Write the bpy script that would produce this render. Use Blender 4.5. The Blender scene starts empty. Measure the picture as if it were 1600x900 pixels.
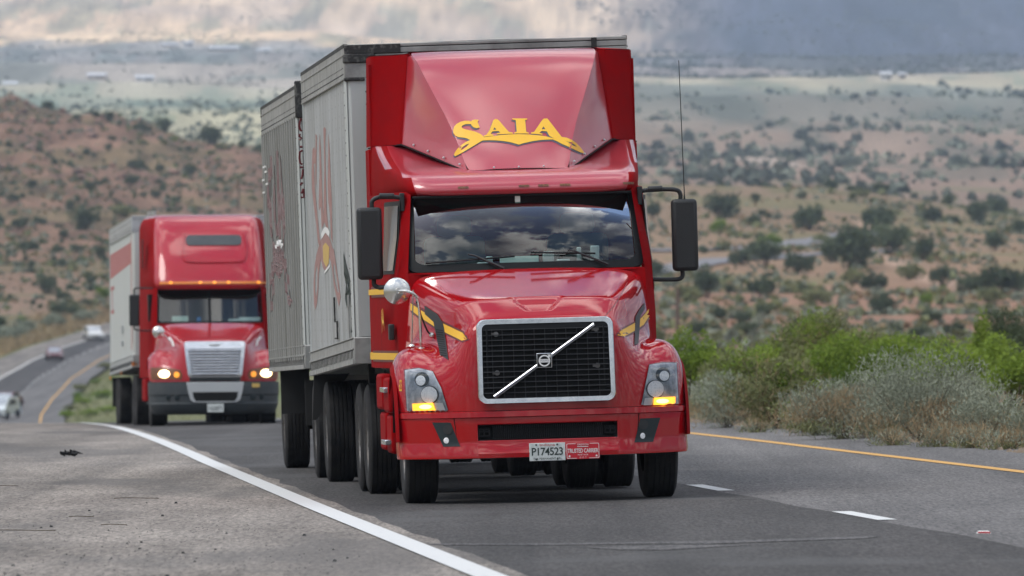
import bpy, bmesh, math, random
import numpy as np
from mathutils import Vector, Matrix
from mathutils.bvhtree import BVHTree
random.seed(7)
rng = np.random.default_rng(11)
SC = bpy.context.scene
COL = SC.collection
R = math.radians

# ------------------------------------------------------------------ camera
F = 13150.0
cam_d = bpy.data.cameras.new('camera')
cam_d.sensor_width = 36.0
cam_d.lens = F / 1600 * 36.0
cam_d.clip_start = 0.5
cam_d.clip_end = 60000
cam_d.dof.use_dof = True
cam_d.dof.focus_distance = 73.5
cam_d.dof.aperture_fstop = 6.2
cam = bpy.data.objects.new('camera', cam_d)
cam.location = (0, 0, 1.52)
cam.rotation_euler = (R(90), 0, 0)
COL.objects.link(cam)
SC.camera = cam
SC.render.resolution_x, SC.render.resolution_y = 1024, 576

# ------------------------------------------------------------------ sky and sun
SUN_EL, SUN_AZ = R(58), R(248)      # azimuth clockwise from +Y
world = bpy.data.worlds.new('World')
SC.world = world
world.use_nodes = True
nt = world.node_tree
nt.nodes.clear()
def wn(t, **k):
    n = nt.nodes.new(t)
    for a, b in k.items(): setattr(n, a, b)
    return n
out = wn('ShaderNodeOutputWorld'); bg = wn('ShaderNodeBackground')
sky = wn('ShaderNodeTexSky', sky_type='NISHITA', sun_disc=False, sun_elevation=SUN_EL, sun_rotation=SUN_AZ)
tc = wn('ShaderNodeTexCoord'); sep = wn('ShaderNodeSeparateXYZ')
L = nt.links.new
L(tc.outputs['Generated'], sep.inputs[0])
mz = wn('ShaderNodeMath', operation='MAXIMUM'); mz.inputs[1].default_value = 0.0
L(sep.outputs['Z'], mz.inputs[0])
az = wn('ShaderNodeMath', operation='ADD'); az.inputs[1].default_value = 0.18; L(mz.outputs[0], az.inputs[0])
dx = wn('ShaderNodeMath', operation='DIVIDE'); L(sep.outputs['X'], dx.inputs[0]); L(az.outputs[0], dx.inputs[1])
dy = wn('ShaderNodeMath', operation='DIVIDE'); L(sep.outputs['Y'], dy.inputs[0]); L(az.outputs[0], dy.inputs[1])
cmb = wn('ShaderNodeCombineXYZ'); L(dx.outputs[0], cmb.inputs[0]); L(dy.outputs[0], cmb.inputs[1])
cmb.inputs[2].default_value = 3.7
no = wn('ShaderNodeTexNoise'); no.inputs['Scale'].default_value = 7.5; no.inputs['Detail'].default_value = 9; no.inputs['Roughness'].default_value = 0.58
L(cmb.outputs[0], no.inputs['Vector'])
cr = wn('ShaderNodeValToRGB')
cr.color_ramp.elements[0].position = 0.44; cr.color_ramp.elements[0].color = (0, 0, 0, 1)
cr.color_ramp.elements[1].position = 0.52; cr.color_ramp.elements[1].color = (1, 1, 1, 1)
L(no.outputs['Fac'], cr.inputs[0])
no2 = wn('ShaderNodeTexNoise'); no2.inputs['Scale'].default_value = 3.6; no2.inputs['Detail'].default_value = 7
L(cmb.outputs[0], no2.inputs['Vector'])
cr2 = wn('ShaderNodeValToRGB')
cr2.color_ramp.elements[0].position = 0.42; cr2.color_ramp.elements[0].color = (2.6, 3.0, 3.8, 1)
cr2.color_ramp.elements[1].position = 0.60; cr2.color_ramp.elements[1].color = (15, 14.8, 14.5, 1)
L(no2.outputs['Fac'], cr2.inputs[0])
mx = wn('ShaderNodeMix', data_type='RGBA')
L(cr.outputs[0], mx.inputs['Factor']); L(sky.outputs[0], mx.inputs['A']); L(cr2.outputs[0], mx.inputs['B'])
gz = wn('ShaderNodeMath', operation='MULTIPLY_ADD'); gz.inputs[1].default_value = 1.05; gz.inputs[2].default_value = 0.30; L(mz.outputs[0], gz.inputs[0])
mg = wn('ShaderNodeVectorMath', operation='SCALE'); L(mx.outputs['Result'], mg.inputs[0]); L(gz.outputs[0], mg.inputs['Scale'])
L(mg.outputs[0], bg.inputs[0]); bg.inputs[1].default_value = 0.13
L(bg.outputs[0], out.inputs[0])

sd = bpy.data.lights.new('sun', 'SUN'); sd.energy = 1.3; sd.angle = R(28); sd.color = (1, 0.96, 0.9)
sun = bpy.data.objects.new('sun', sd); COL.objects.link(sun)
sdir = Vector((math.sin(SUN_AZ) * math.cos(SUN_EL), math.cos(SUN_AZ) * math.cos(SUN_EL), math.sin(SUN_EL)))
sun.rotation_euler = sdir.to_track_quat('Z', 'Y').to_euler()
sun.location = (0, -20, 60)
SC.view_settings.view_transform = 'Standard'
SC.view_settings.look = 'None'
SC.view_settings.exposure = 0.3
SC.view_settings.gamma = 1.0
SC.render.engine = 'CYCLES'
SC.cycles.volume_bounces = 0
SC.cycles.volume_step_rate = 4

# ------------------------------------------------------------------ helpers
class MB:
    def __init__(s): s.v = []; s.f = []; s.m = []; s.cur = 0
    def add(s, vs, fs):
        b = len(s.v); s.v += [tuple(p) for p in vs]
        s.f += [tuple(b + i for i in f) for f in fs]; s.m += [s.cur] * len(fs); return s
    def box(s, x0, x1, y0, y1, z0, z1):
        return s.add([(x0,y0,z0),(x1,y0,z0),(x1,y1,z0),(x0,y1,z0),(x0,y0,z1),(x1,y0,z1),(x1,y1,z1),(x0,y1,z1)],
                     [(0,3,2,1),(4,5,6,7),(0,1,5,4),(1,2,6,5),(2,3,7,6),(3,0,4,7)])
    def hexa(s, p): return s.add(p, [(0,3,2,1),(4,5,6,7),(0,1,5,4),(1,2,6,5),(2,3,7,6),(3,0,4,7)])
    def tube(s, pts, r, n=8, cap=True):
        pts = [Vector(p) for p in pts]; rs = r if isinstance(r, (list, tuple)) else [r] * len(pts)
        vs = []; fs = []; prev = None
        for i, p in enumerate(pts):
            d = (pts[min(i+1, len(pts)-1)] - pts[max(i-1, 0)]).normalized()
            if prev is None:
                a = Vector((0,0,1)) if abs(d.z) < .9 else Vector((1,0,0))
                u = d.cross(a).normalized()
            else: u = (prev - d * prev.dot(d)).normalized()
            prev = u; w = d.cross(u)
            for k in range(n):
                t = 2*math.pi*k/n
                vs.append(p + (u*math.cos(t) + w*math.sin(t)) * rs[i])
        for i in range(len(pts)-1):
            for k in range(n):
                a = i*n+k; b = i*n+(k+1) % n
                fs.append((a, b, b+n, a+n))
        if cap:
            fs.append(tuple(range(n-1, -1, -1))); fs.append(tuple((len(pts)-1)*n+k for k in range(n)))
        return s.add(vs, fs)
    def lathe(s, prof, c=(0,0,0), axis='x', n=40, close=False):
        vs = []; fs = []; m = len(prof)
        for k in range(n):
            t = 2*math.pi*k/n
            for a, r in prof:
                if axis == 'x': vs.append((c[0]+a, c[1]+r*math.cos(t), c[2]+r*math.sin(t)))
                elif axis == 'y': vs.append((c[0]+r*math.cos(t), c[1]+a, c[2]+r*math.sin(t)))
                else: vs.append((c[0]+r*math.cos(t), c[1]+r*math.sin(t), c[2]+a))
        for k in range(n):
            for i in range(m-1 if not close else m):
                j = (i+1) % m
                fs.append((k*m+i, k*m+j, ((k+1) % n)*m+j, ((k+1) % n)*m+i))
        return s.add(vs, fs)
    def grid(s, rows, closed=False):
        n = len(rows[0]); vs = [p for r in rows for p in r]; fs = []
        for i in range(len(rows)-1):
            for j in range(n-1 if not closed else n):
                k = (j+1) % n
                fs.append((i*n+j, i*n+k, (i+1)*n+k, (i+1)*n+j))
        return s.add(vs, fs)
    def prism(s, pts, d, axis='y'):
        # pts: list of 3D points (planar outline); extruded by vector d
        n = len(pts); d = Vector(d); a = [Vector(p) for p in pts]; b = [p + d for p in a]
        return s.add(a + b, [tuple(range(n-1, -1, -1)), tuple(range(n, 2*n))] + [(i, (i+1) % n, n+(i+1) % n, n+i) for i in range(n)])

def obj(name, mb, mat, parent=None, bev=0, sub=0, solid=0, smooth=True, ang=35, recalc=True, seg=2):
    me = bpy.data.meshes.new(name)
    if isinstance(mb, MB):
        me.from_pydata(mb.v, [], mb.f)
        mats = mat if isinstance(mat, (list, tuple)) else [mat]
        for m in mats: me.materials.append(m)
        if len(mats) > 1: me.polygons.foreach_set('material_index', mb.m)
    me.update()
    if recalc:
        b = bmesh.new(); b.from_mesh(me); bmesh.ops.recalc_face_normals(b, faces=b.faces); b.to_mesh(me); b.free()
    if smooth:
        me.polygons.foreach_set('use_smooth', [True]*len(me.polygons))
        me.set_sharp_from_angle(angle=R(ang))
    o = bpy.data.objects.new(name, me); COL.objects.link(o)
    if parent: o.parent = parent
    if sub:
        m = o.modifiers.new('sub', 'SUBSURF'); m.levels = sub; m.render_levels = sub
    if solid:
        m = o.modifiers.new('solid', 'SOLIDIFY'); m.thickness = abs(solid); m.offset = -1 if solid > 0 else 1
    if bev:
        m = o.modifiers.new('bevel', 'BEVEL'); m.width = bev; m.segments = seg; m.limit_method = 'ANGLE'; m.angle_limit = R(40)
    return o
def tag(o, label=None, cat=None, group=None, kind=None):
    if label: o['label'] = label
    if cat: o['category'] = cat
    if group: o['group'] = group
    if kind: o['kind'] = kind
    return o
def thing(name, label, cat, M=None, group=None):
    o = bpy.data.objects.new(name, None); COL.objects.link(o); o.empty_display_size = .5
    if M is not None: o.matrix_world = M
    return tag(o, label, cat, group)
def kids(o, _c={}): return [c for c in bpy.data.objects if c.parent == o]
def copy_tree(o, parent=None):
    c = o.copy(); COL.objects.link(c)
    if parent is not None: c.parent = parent
    for ch in kids(o): copy_tree(ch, c)
    return c
def frame(O, yaw, roll, pitch=0):
    return Matrix.Translation(O) @ Matrix.Rotation(R(yaw), 4, 'Z') @ Matrix.Rotation(R(-roll), 4, 'Y') @ Matrix.Rotation(R(pitch), 4, 'X')
def catmull(pts, n=6):
    out = []; P = [np.array(p, float) for p in pts]
    for i in range(len(P)-1):
        p0 = P[max(i-1, 0)]; p1 = P[i]; p2 = P[i+1]; p3 = P[min(i+2, len(P)-1)]
        for k in range(n):
            t = k/n
            out.append(tuple(.5*((2*p1)+(-p0+p2)*t+(2*p0-5*p1+4*p2-p3)*t*t+(-p0+3*p1-3*p2+p3)*t**3)))
    out.append(tuple(P[-1])); return out
def rrect(x0, x1, z0, z1, r, n=5):
    pts = []
    for cx, cz, a in ((x1-r, z1-r, 0), (x0+r, z1-r, 90), (x0+r, z0+r, 180), (x1-r, z0+r, 270)):
        for k in range(n+1):
            t = R(a+90*k/n); pts.append((cx+r*math.cos(t), cz+r*math.sin(t)))
    return pts

# flat artwork (letters, stripes, plates): filled 2D curves -> mesh -> mapped on a surface
def flat(polys=None, text=None, size=.1, spacing=1, maxlen=None, thick=0):
    if polys is not None:
        cu = bpy.data.curves.new('c', 'CURVE'); cu.dimensions = '2D'; cu.fill_mode = 'BOTH'
        for p in polys:
            s = cu.splines.new('POLY'); s.points.add(len(p)-1); s.use_cyclic_u = True
            for i, q in enumerate(p): s.points[i].co = (q[0], q[1], 0, 1)
    else:
        cu = bpy.data.curves.new('c', 'FONT'); cu.body = text; cu.size = size; cu.align_x = 'CENTER'; cu.align_y = 'CENTER'
        cu.space_character = spacing; cu.offset = thick; cu.resolution_u = 3
    o = bpy.data.objects.new('c', cu); COL.objects.link(o)
    bpy.context.view_layer.update()
    me = bpy.data.meshes.new_from_object(o.evaluated_get(bpy.context.evaluated_depsgraph_get()))
    b = bmesh.new(); b.from_mesh(me); bpy.data.objects.remove(o); bpy.data.curves.remove(cu); bpy.data.meshes.remove(me)
    bmesh.ops.remove_doubles(b, verts=b.verts, dist=1e-6)
    if maxlen:
        bmesh.ops.triangulate(b, faces=b.faces)
        for _ in range(6):
            es = [e for e in b.edges if e.calc_length() > maxlen]
            if not es: break
            bmesh.ops.subdivide_edges(b, edges=es, cuts=1); bmesh.ops.triangulate(b, faces=b.faces)
    v = [tuple(x.co) for x in b.verts]; b.verts.index_update(); f = [tuple(x.index for x in p.verts) for p in b.faces]; b.free()
    return v, f
def bvh_of(objs):
    dg = bpy.context.evaluated_depsgraph_get(); V = []; Fc = []
    for o in objs:
        me = o.evaluated_get(dg).to_mesh(); b = len(V)
        V += [v.co.copy() for v in me.vertices]; Fc += [tuple(b+i for i in p.vertices) for p in me.polygons]
    return BVHTree.FromPolygons(V, Fc)
CL = Vector((-5.654, -71.583, 1.616))      # a far point ahead of the cab: direction artwork is applied from
def drape(name, vf, bvh, mat, parent, off=.003, mapf=None, src=CL, v0=0.0):
    v, f = vf; mb = MB(); P = []; ok = []
    for (x, y, _) in v:
        if mapf: x, y = mapf(x, y)
        a = Vector((x, v0, y)); d = (a-src).normalized()
        h, nrm, i, ds = bvh.ray_cast(a-d*1.5, d)
        if h is None: P.append(tuple(a)); ok.append(False)
        else:
            if nrm.dot(d) > 0: nrm = -nrm
            P.append(tuple(h + nrm*off)); ok.append(True)
    f = [q for q in f if all(ok[i] for i in q)]
    mb.add(P, f)
    return obj(name, mb, mat, parent, recalc=False, ang=60)
def place(name, vf, mat, parent, O, ux, uy, sx=1, sy=1, mapf=None):
    """artwork laid on a plane: origin O, axes ux, uy"""
    O = Vector(O); ux = Vector(ux); uy = Vector(uy); mb = MB(); v, f = vf
    if mapf: v = [mapf(*p[:2]) for p in v]
    mb.add([O + ux*p[0]*sx + uy*p[1]*sy for p in v], f)
    return obj(name, mb, mat, parent, recalc=False, smooth=False)

# ------------------------------------------------------------------ materials
def mat(name, col, rough=.6, metal=0, coat=0, spec=.5, emit=None, estr=0, coatr=.05, bump=0, bscale=40, noise=None, nscale=8, ncol=None, nlo=.4, nhi=.6, stretch=(1,1,1), alpha=None):
    m = bpy.data.materials.new(name); m.use_nodes = True; t = m.node_tree; b = t.nodes['Principled BSDF']; l = t.links.new
    b.inputs['Base Color'].default_value = (*col, 1); b.inputs['Roughness'].default_value = rough; b.inputs['Metallic'].default_value = metal
    b.inputs['Coat Weight'].default_value = coat; b.inputs['Coat Roughness'].default_value = coatr; b.inputs['Specular IOR Level'].default_value = spec
    if emit: b.inputs['Emission Color'].default_value = (*emit, 1); b.inputs['Emission Strength'].default_value = estr
    co = t.nodes.new('ShaderNodeTexCoord'); mp = t.nodes.new('ShaderNodeMapping'); mp.inputs['Scale'].default_value = stretch
    l(co.outputs['Object'], mp.inputs[0])
    if ncol:
        n = t.nodes.new('ShaderNodeTexNoise'); n.inputs['Scale'].default_value = nscale; n.inputs['Detail'].default_value = 8; n.inputs['Roughness'].default_value = .65
        r = t.nodes.new('ShaderNodeValToRGB'); r.color_ramp.elements[0].position = nlo; r.color_ramp.elements[1].position = nhi
        r.color_ramp.elements[0].color = (*col, 1); r.color_ramp.elements[1].color = (*ncol, 1)
        l(mp.outputs[0], n.inputs['Vector']); l(n.outputs['Fac'], r.inputs[0]); l(r.outputs[0], b.inputs['Base Color'])
    if bump:
        n = t.nodes.new('ShaderNodeTexNoise'); n.inputs['Scale'].default_value = bscale; n.inputs['Detail'].default_value = 4
        bp = t.nodes.new('ShaderNodeBump'); bp.inputs['Strength'].default_value = bump; bp.inputs['Distance'].default_value = .02
        l(mp.outputs[0], n.inputs['Vector']); l(n.outputs['Fac'], bp.inputs['Height']); l(bp.outputs[0], b.inputs['Normal'])
    return m
M = {}
M['redsheen'] = mat('red paint with painted sky sheen', (.46, .030, .046), .34, 0, 1.0, .3, ncol=(.42, .040, .056), nscale=2.5, nlo=.4, nhi=.8, coatr=.16)  # paler than the plain red: sky sheen put into the base colour
M['red'] = mat('red paint', (.39, .003, .007), .4, 0, 1.0, .0, ncol=(.35, .010, .014), nscale=3, nlo=.45, nhi=.8, coatr=.07)
M['red2'] = mat('red paint of the second truck', (.43, .010, .02), .4, 0, .9, .1, ncol=(.37, .02, .025), nscale=3, nlo=.45, nhi=.8, coatr=.06)
M['redside'] = mat('red paint darkened as shade', (.29, .0025, .004), .6, 0, 0, .03, ncol=(.25, .004, .006), nscale=4)  # darker red for sides and fins: shade put into the base colour
M['black'] = mat('black plastic', (.018, .02, .021), .5, bump=.15, bscale=90)
M['blackgloss'] = mat('black rubber seal', (.008, .009, .01), .5, spec=.25)
M['grey'] = mat('charcoal bumper plastic', (.045, .055, .062), .55, ncol=(.06, .068, .072), nscale=5)
M['dark'] = mat('dark chassis', (.012, .012, .012), .75)
M['void'] = mat('dark opening', (.004, .004, .004), .9)
M['grille'] = mat('grille mesh plastic', (.013, .014, .016), .5, spec=.3)
M['chrome'] = mat('brushed aluminium', (.78, .80, .82), .22, 1.0, ncol=(.62, .65, .68), nscale=14, nlo=.35, nhi=.7)
M['steel'] = mat('polished steel', (.74, .74, .71), .24, .9)
M['silver'] = mat('silver painted plastic', (.55, .57, .58), .35, .3)
M['tyre'] = mat('tyre rubber', (.014, .014, .015), .8, ncol=(.028, .027, .026), nscale=6, spec=.3)
M['rim'] = mat('painted wheel rim', (.20, .20, .20), .45, .6, ncol=(.10, .09, .08), nscale=8)
M['yellow'] = mat('yellow vinyl', (.88, .50, .03), .45)
M['shadowblue'] = mat('dark grey vinyl', (.10, .10, .14), .5)
M['stripedark'] = mat('dark red vinyl', (.12, .005, .01), .4)
M['amber'] = mat('amber marker lens', (.85, .26, .03), .25, coat=.6)
M['amberoff'] = mat('dull amber marker lens', (.24, .10, .035), .4, ncol=(.10, .03, .02), nscale=60)
M['amberlit'] = mat('lit amber lamp', (1, .5, .05), .3, emit=(1, .42, .03), estr=1.6, ncol=(.9, .35, .03), nscale=40)
M['lit'] = mat('lit headlamp', (1, .95, .8), .3, emit=(1, .70, .33), estr=6)
M['amberlit2'] = mat('lit amber side lamp', (1, .4, .05), .3, emit=(1, .33, .03), estr=.7)
M['cleardull'] = mat('clear turn lens', (.65, .66, .66), .15, coat=.6)
M['lampchrome'] = mat('lamp reflector', (.95, .95, .95), .35, .0, ncol=(.7, .72, .74), nscale=70, nlo=.5, nhi=.6)
M['lampgrey'] = mat('headlamp housing', (.58, .61, .65), .25, .2, coat=.8, ncol=(.22, .25, .28), nscale=7)
M['foglens'] = mat('fog lamp pocket', (.022, .032, .035), .5, spec=.25)
M['plate'] = mat('licence plate white', (.72, .76, .74), .45, ncol=(.6, .64, .62), nscale=30)
M['platered'] = mat('red plate', (.60, .02, .035), .4)
M['ink'] = mat('black ink', (.02, .035, .03), .6)
M['inkred'] = mat('red ink', (.5, .06, .06), .6)
M['white'] = mat('white vinyl', (.85, .85, .83), .5)
M['cloth'] = mat('grey cab fabric', (.24, .27, .28), .9)
M['dash'] = mat('dashboard plastic', (.07, .085, .09), .7)
M['paper'] = mat('paper', (.75, .85, .78), .7)
M['blueitem'] = mat('blue plastic', (.08, .25, .6), .5)
M['mudflap'] = mat('mud flap rubber', (.02, .02, .02), .85)
M['tarred'] = mat('worn dark cap', (.03, .03, .03), .8, ncol=(.12, .12, .11), nscale=18, nlo=.5, nhi=.65)
M['logoyel'] = mat('faded yellow print', (.62, .42, .12), .6)

def glassmat(name, tint, refl=1.0):
    m = bpy.data.materials.new(name); m.use_nodes = True; t = m.node_tree; t.nodes.clear(); l = t.links.new
    o = t.nodes.new('ShaderNodeOutputMaterial'); mix = t.nodes.new('ShaderNodeMixShader'); tr = t.nodes.new('ShaderNodeBsdfTransparent')
    gl = t.nodes.new('ShaderNodeBsdfGlossy'); gl.inputs['Roughness'].default_value = .01; gl.inputs['Color'].default_value = (refl,)*3+(1,)
    tr.inputs['Color'].default_value = (*tint, 1)
    fr = t.nodes.new('ShaderNodeFresnel'); fr.inputs['IOR'].default_value = 1.62
    ml = t.nodes.new('ShaderNodeMath'); ml.operation = 'MULTIPLY'; ml.inputs[1].default_value = .8; ml.use_clamp = True
    l(fr.outputs[0], ml.inputs[0]); l(ml.outputs[0], mix.inputs[0]); l(tr.outputs[0], mix.inputs[1]); l(gl.outputs[0], mix.inputs[2]); l(mix.outputs[0], o.inputs[0])
    return m
M['glass'] = glassmat('laminated windshield glass', (.62, .74, .72))
M['lens'] = glassmat('clear polycarbonate lens', (.92, .95, .97), .9)

def skinmat(name, rib_pitch, dirt, logo=None, rivets=True, base=(.52, .54, .55)):
    """aluminium trailer side: rows of rivets, seams, vertical dirt streaks (object coordinates)"""
    m = bpy.data.materials.new(name); m.use_nodes = True; t = m.node_tree; b = t.nodes['Principled BSDF']; l = t.links.new
    co = t.nodes.new('ShaderNodeTexCoord'); mp = t.nodes.new('ShaderNodeMapping'); mp.inputs['Scale'].default_value = (1, 1.6, .22)
    l(co.outputs['Object'], mp.inputs[0])
    n = t.nodes.new('ShaderNodeTexNoise'); n.inputs['Scale'].default_value = 2.6; n.inputs['Detail'].default_value = 9; n.inputs['Roughness'].default_value = .68; l(mp.outputs[0], n.inputs['Vector'])
    r = t.nodes.new('ShaderNodeValToRGB'); r.color_ramp.elements[0].position = .36; r.color_ramp.elements[1].position = .66
    r.color_ramp.elements[0].color = (base[0]*dirt, base[1]*dirt, base[2]*dirt*.95, 1); r.color_ramp.elements[1].color = (*base, 1)
    l(n.outputs['Fac'], r.inputs[0]); last = r.outputs[0]
    sp = t.nodes.new('ShaderNodeSeparateXYZ'); l(co.outputs['Object'], sp.inputs[0])
    def mth(op, a, bb=None):
        q = t.nodes.new('ShaderNodeMath'); q.operation = op
        for i, x in enumerate((a, bb)):
            if x is None: continue
            if isinstance(x, (int, float)): q.inputs[i].default_value = x
            else: l(x, q.inputs[i])
        return q.outputs[0]
    if rivets:
        y = mth('SUBTRACT', mth('FRACT', mth('MULTIPLY', sp.outputs['Y'], 1/rib_pitch)), .5)
        z = mth('SUBTRACT', mth('FRACT', mth('MULTIPLY', sp.outputs['Z'], 1/.105)), .5)
        yy = mth('MULTIPLY', y, rib_pitch/.09); zz = mth('MULTIPLY', z, .105/.022)
        dd = mth('ADD', mth('MULTIPLY', yy, yy), mth('MULTIPLY', zz, zz))
        fac = mth('LESS_THAN', dd, .22)
        fac = mth('MULTIPLY', fac, .55)
        mx = t.nodes.new('ShaderNodeMix'); mx.data_type = 'RGBA'; l(fac, mx.inputs['Factor']); l(last, mx.inputs['A']); mx.inputs['B'].default_value = (.16, .16, .17, 1)
        last = mx.outputs['Result']
    l(last, b.inputs['Base Color']); b.inputs['Roughness'].default_value = .5; b.inputs['Metallic'].default_value = .15
    return m
M['skin1'] = skinmat('riveted white trailer side', .61, .56, base=(.51, .53, .54))
M['skin2'] = skinmat('corrugated grey trailer side', .4, .62, rivets=False, base=(.28, .285, .275))
M['skin3'] = skinmat('flat white trailer side', .4, .9, rivets=False, base=(.60, .63, .63))
M['rail'] = mat('dirty aluminium rail', (.38, .385, .37), .5, .2, ncol=(.20, .20, .19), nscale=3, nlo=.42, nhi=.7, stretch=(1, 1.4, 1), bump=.2, bscale=14)
M['rail3'] = mat('aluminium rail', (.55, .58, .60), .4, .4, ncol=(.42, .44, .46), nscale=4)
M['postwhite'] = mat('white radius corner', (.80, .82, .78), .35, .1, coat=.3)
M['fadered'] = mat('faded red print', (.37, .20, .18), .6, ncol=(.46, .34, .32), nscale=9, nlo=.5, nhi=.8)
M['fadered2'] = mat('faded red print on the rear trailer', (.20, .12, .12), .6, ncol=(.28, .22, .22), nscale=9, nlo=.45, nhi=.75)
M['bandred'] = mat('dusty red band', (.42, .13, .13), .6, ncol=(.46, .20, .19), nscale=12)
for k_, v_ in (('red', 1.55), ('red2', 1.65), ('redsheen', 1.75)): M[k_].node_tree.nodes['Principled BSDF'].inputs['Coat IOR'].default_value = v_
M['sideglass'] = mat('dark side glass', (.03, .035, .035), .08, spec=.5)
M['inkblack'] = M['void']
M['bulb'] = mat('glowing signal bulb', (1, .8, .4), .3, emit=(1, .74, .25), estr=2.2)
# ------------------------------------------------------------------ terrain
def sst(a, b, x):
    t = np.clip((np.asarray(x, float)-a)/(b-a), 0, 1); return t*t*(3-2*t)
def _hash(ix, iy, s):
    h = (ix.astype(np.int64)*374761393 + iy.astype(np.int64)*668265263 + s*1442695041) & 0x7fffffff
    h = (h ^ (h >> 13))*1274126177 & 0x7fffffff
    return ((h ^ (h >> 16)) & 0xffff)/65535.0
def vnoise(x, y, s=0):
    ix = np.floor(x); iy = np.floor(y); fx = x-ix; fy = y-iy
    fx = fx*fx*(3-2*fx); fy = fy*fy*(3-2*fy)
    a = _hash(ix, iy, s); b = _hash(ix+1, iy, s); c = _hash(ix, iy+1, s); d = _hash(ix+1, iy+1, s)
    return a+(b-a)*fx+(c-a)*fy+(a-b-c+d)*fx*fy
def fbm(x, y, s=0, o=4):
    r = 0; a = .5; t = 0
    for i in range(o): r = r+a*vnoise(x, y, s+i); t += a; a *= .5; x = x*2.03+5.1; y = y*2.03+9.7
    return r/t
FOGY = [-80, 50.8, 71.5, 99.5, 156, 210, 260, 330, 420, 560, 700, 760, 840, 910, 960, 985, 1060, 1150]
FOGX = [9.5, -.17, -1.66, -3.62, -7.39, -11.2, -15.0, -20.8, -28.0, -39.0, -46.3, -48.7, -51.2, -52.0, -51.5, -50.6, -47.0, -40.0]
def fog(Y):
    return np.interp(Y, FOGY, FOGX)
KD = [350, 500, 650, 1050, 1500, 1900, 2150, 3000, 4500, 6000, 8000, 10500, 15000, 22000]
RD = [350, 500, 800, 1000, 1200, 1600, 1850, 2500, 3500, 4600, 5500, 7000, 9000, 12000, 16000, 22000]
def sightL(x, d):
    rg = np.interp(x, [-400, 0, 120, 200, 300, 400, 480, 600], [150, 158, 180, 190, 222, 232, 255, 290])
    y = np.interp(d, KD, [720, 700, 667, 509, 338, 0, 0, 196, 142, 100, 50, -10, -160, -400])
    yr = np.interp(d, [1500, 1900, 2150], [0, 1, 1]); d1 = (d > 1500) & (d <= 1900); d2 = (d > 1900) & (d <= 2150); d3 = (d > 2150) & (d <= 3000)
    y = np.where(d1, 338+(rg-338)*np.clip((d-1500)/400, 0, 1), y)
    y = np.where(d2, rg+30*np.clip((d-1900)/250, 0, 1), y)
    y = np.where(d3, (rg+30)+(196-rg-30)*np.clip((d-2150)/850, 0, 1), y)
    return y
def sightR(x, d):
    rg = np.interp(x, [700, 900, 1000, 1300, 1450, 1600, 1900], [290, 292, 296, 302, 320, 342, 350])
    y = np.interp(d, RD, [650, 590, 500, 440, 385, 0, 0, 270, 200, 127, 121, 108, 55, -50, -220, -420])
    d1 = (d > 1200) & (d <= 1600); d2 = (d > 1600) & (d <= 1850); d3 = (d > 1850) & (d <= 2500)
    y = np.where(d1, 385+(rg-385)*np.clip((d-1200)/400, 0, 1), y)
    y = np.where(d2, rg+12*np.clip((d-1600)/250, 0, 1), y)
    y = np.where(d3, (rg+12)+(270-rg-12)*np.clip((d-1850)/650, 0, 1), y)
    return y
def zroad(X, Y):
    Yp = np.maximum(Y-100, 0)
    z = .025-.0048*Y-5.1e-5*np.minimum(Yp, 115)**2-.012*np.maximum(Y-215, 0)*1.15
    return z+.0242*np.clip(X, fog(Y)+.26, fog(Y)+11)
def terrain(X, Y, rough=True):
    X = np.asarray(X, float); Y = np.asarray(Y, float)
    d = np.hypot(X, Y); x = np.clip(800+F*X/np.maximum(np.abs(Y), 1e-3), -400, 1900)
    x = np.where(Y < 5, 800, x)
    w = sst(430, 900, x)
    dd = np.maximum(d, 350)
    y = sightL(x, dd)*(1-w)+sightR(x, dd)*w
    zs = 1.52-(y-450)/F*dd
    off = X-fog(Y)
    if rough:
        far = sst(1060, 1350, d)
        zs = zs+(fbm(X/70, Y/70, 3)-.5)*6*far*.7+(fbm(X/9, Y/14, 9, 2)-.5)*2.0*far*(x < 600)*(d < 2300)+(np.abs(fbm(X/7, Y/22, 19, 3)-.5)-.12)*6.0*sst(1450, 1750, d)*(1-sst(1950, 2100, d))*(1-sst(120, 420, x))
        zs = zs+(fbm(X/400, Y/400, 5)-.5)*26*sst(2400, 4000, d)+(fbm(X/2500, Y/1600, 6)-.5)*160*sst(6500, 11000, d)
        zs = zs+(fbm(X/40, Y/40, 13)-.5)*1.6*sst(380, 600, d)*(1-sst(1060, 1350, d))*sst(20, 60, np.abs(off+3))
    zn = zroad(X, Y)
    if rough:
        m = sst(9.6, 12.5, off)+sst(3.8, 6, -off)
        zn = zn+m*((fbm(X/3, Y/3, 2)-.5)*.35)
    t = sst(235, 345, d)*(Y > 0)
    return zn*(1-t)+zs*t
def tz(X, Y): return float(terrain(np.array([X]), np.array([Y]))[0])

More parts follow.
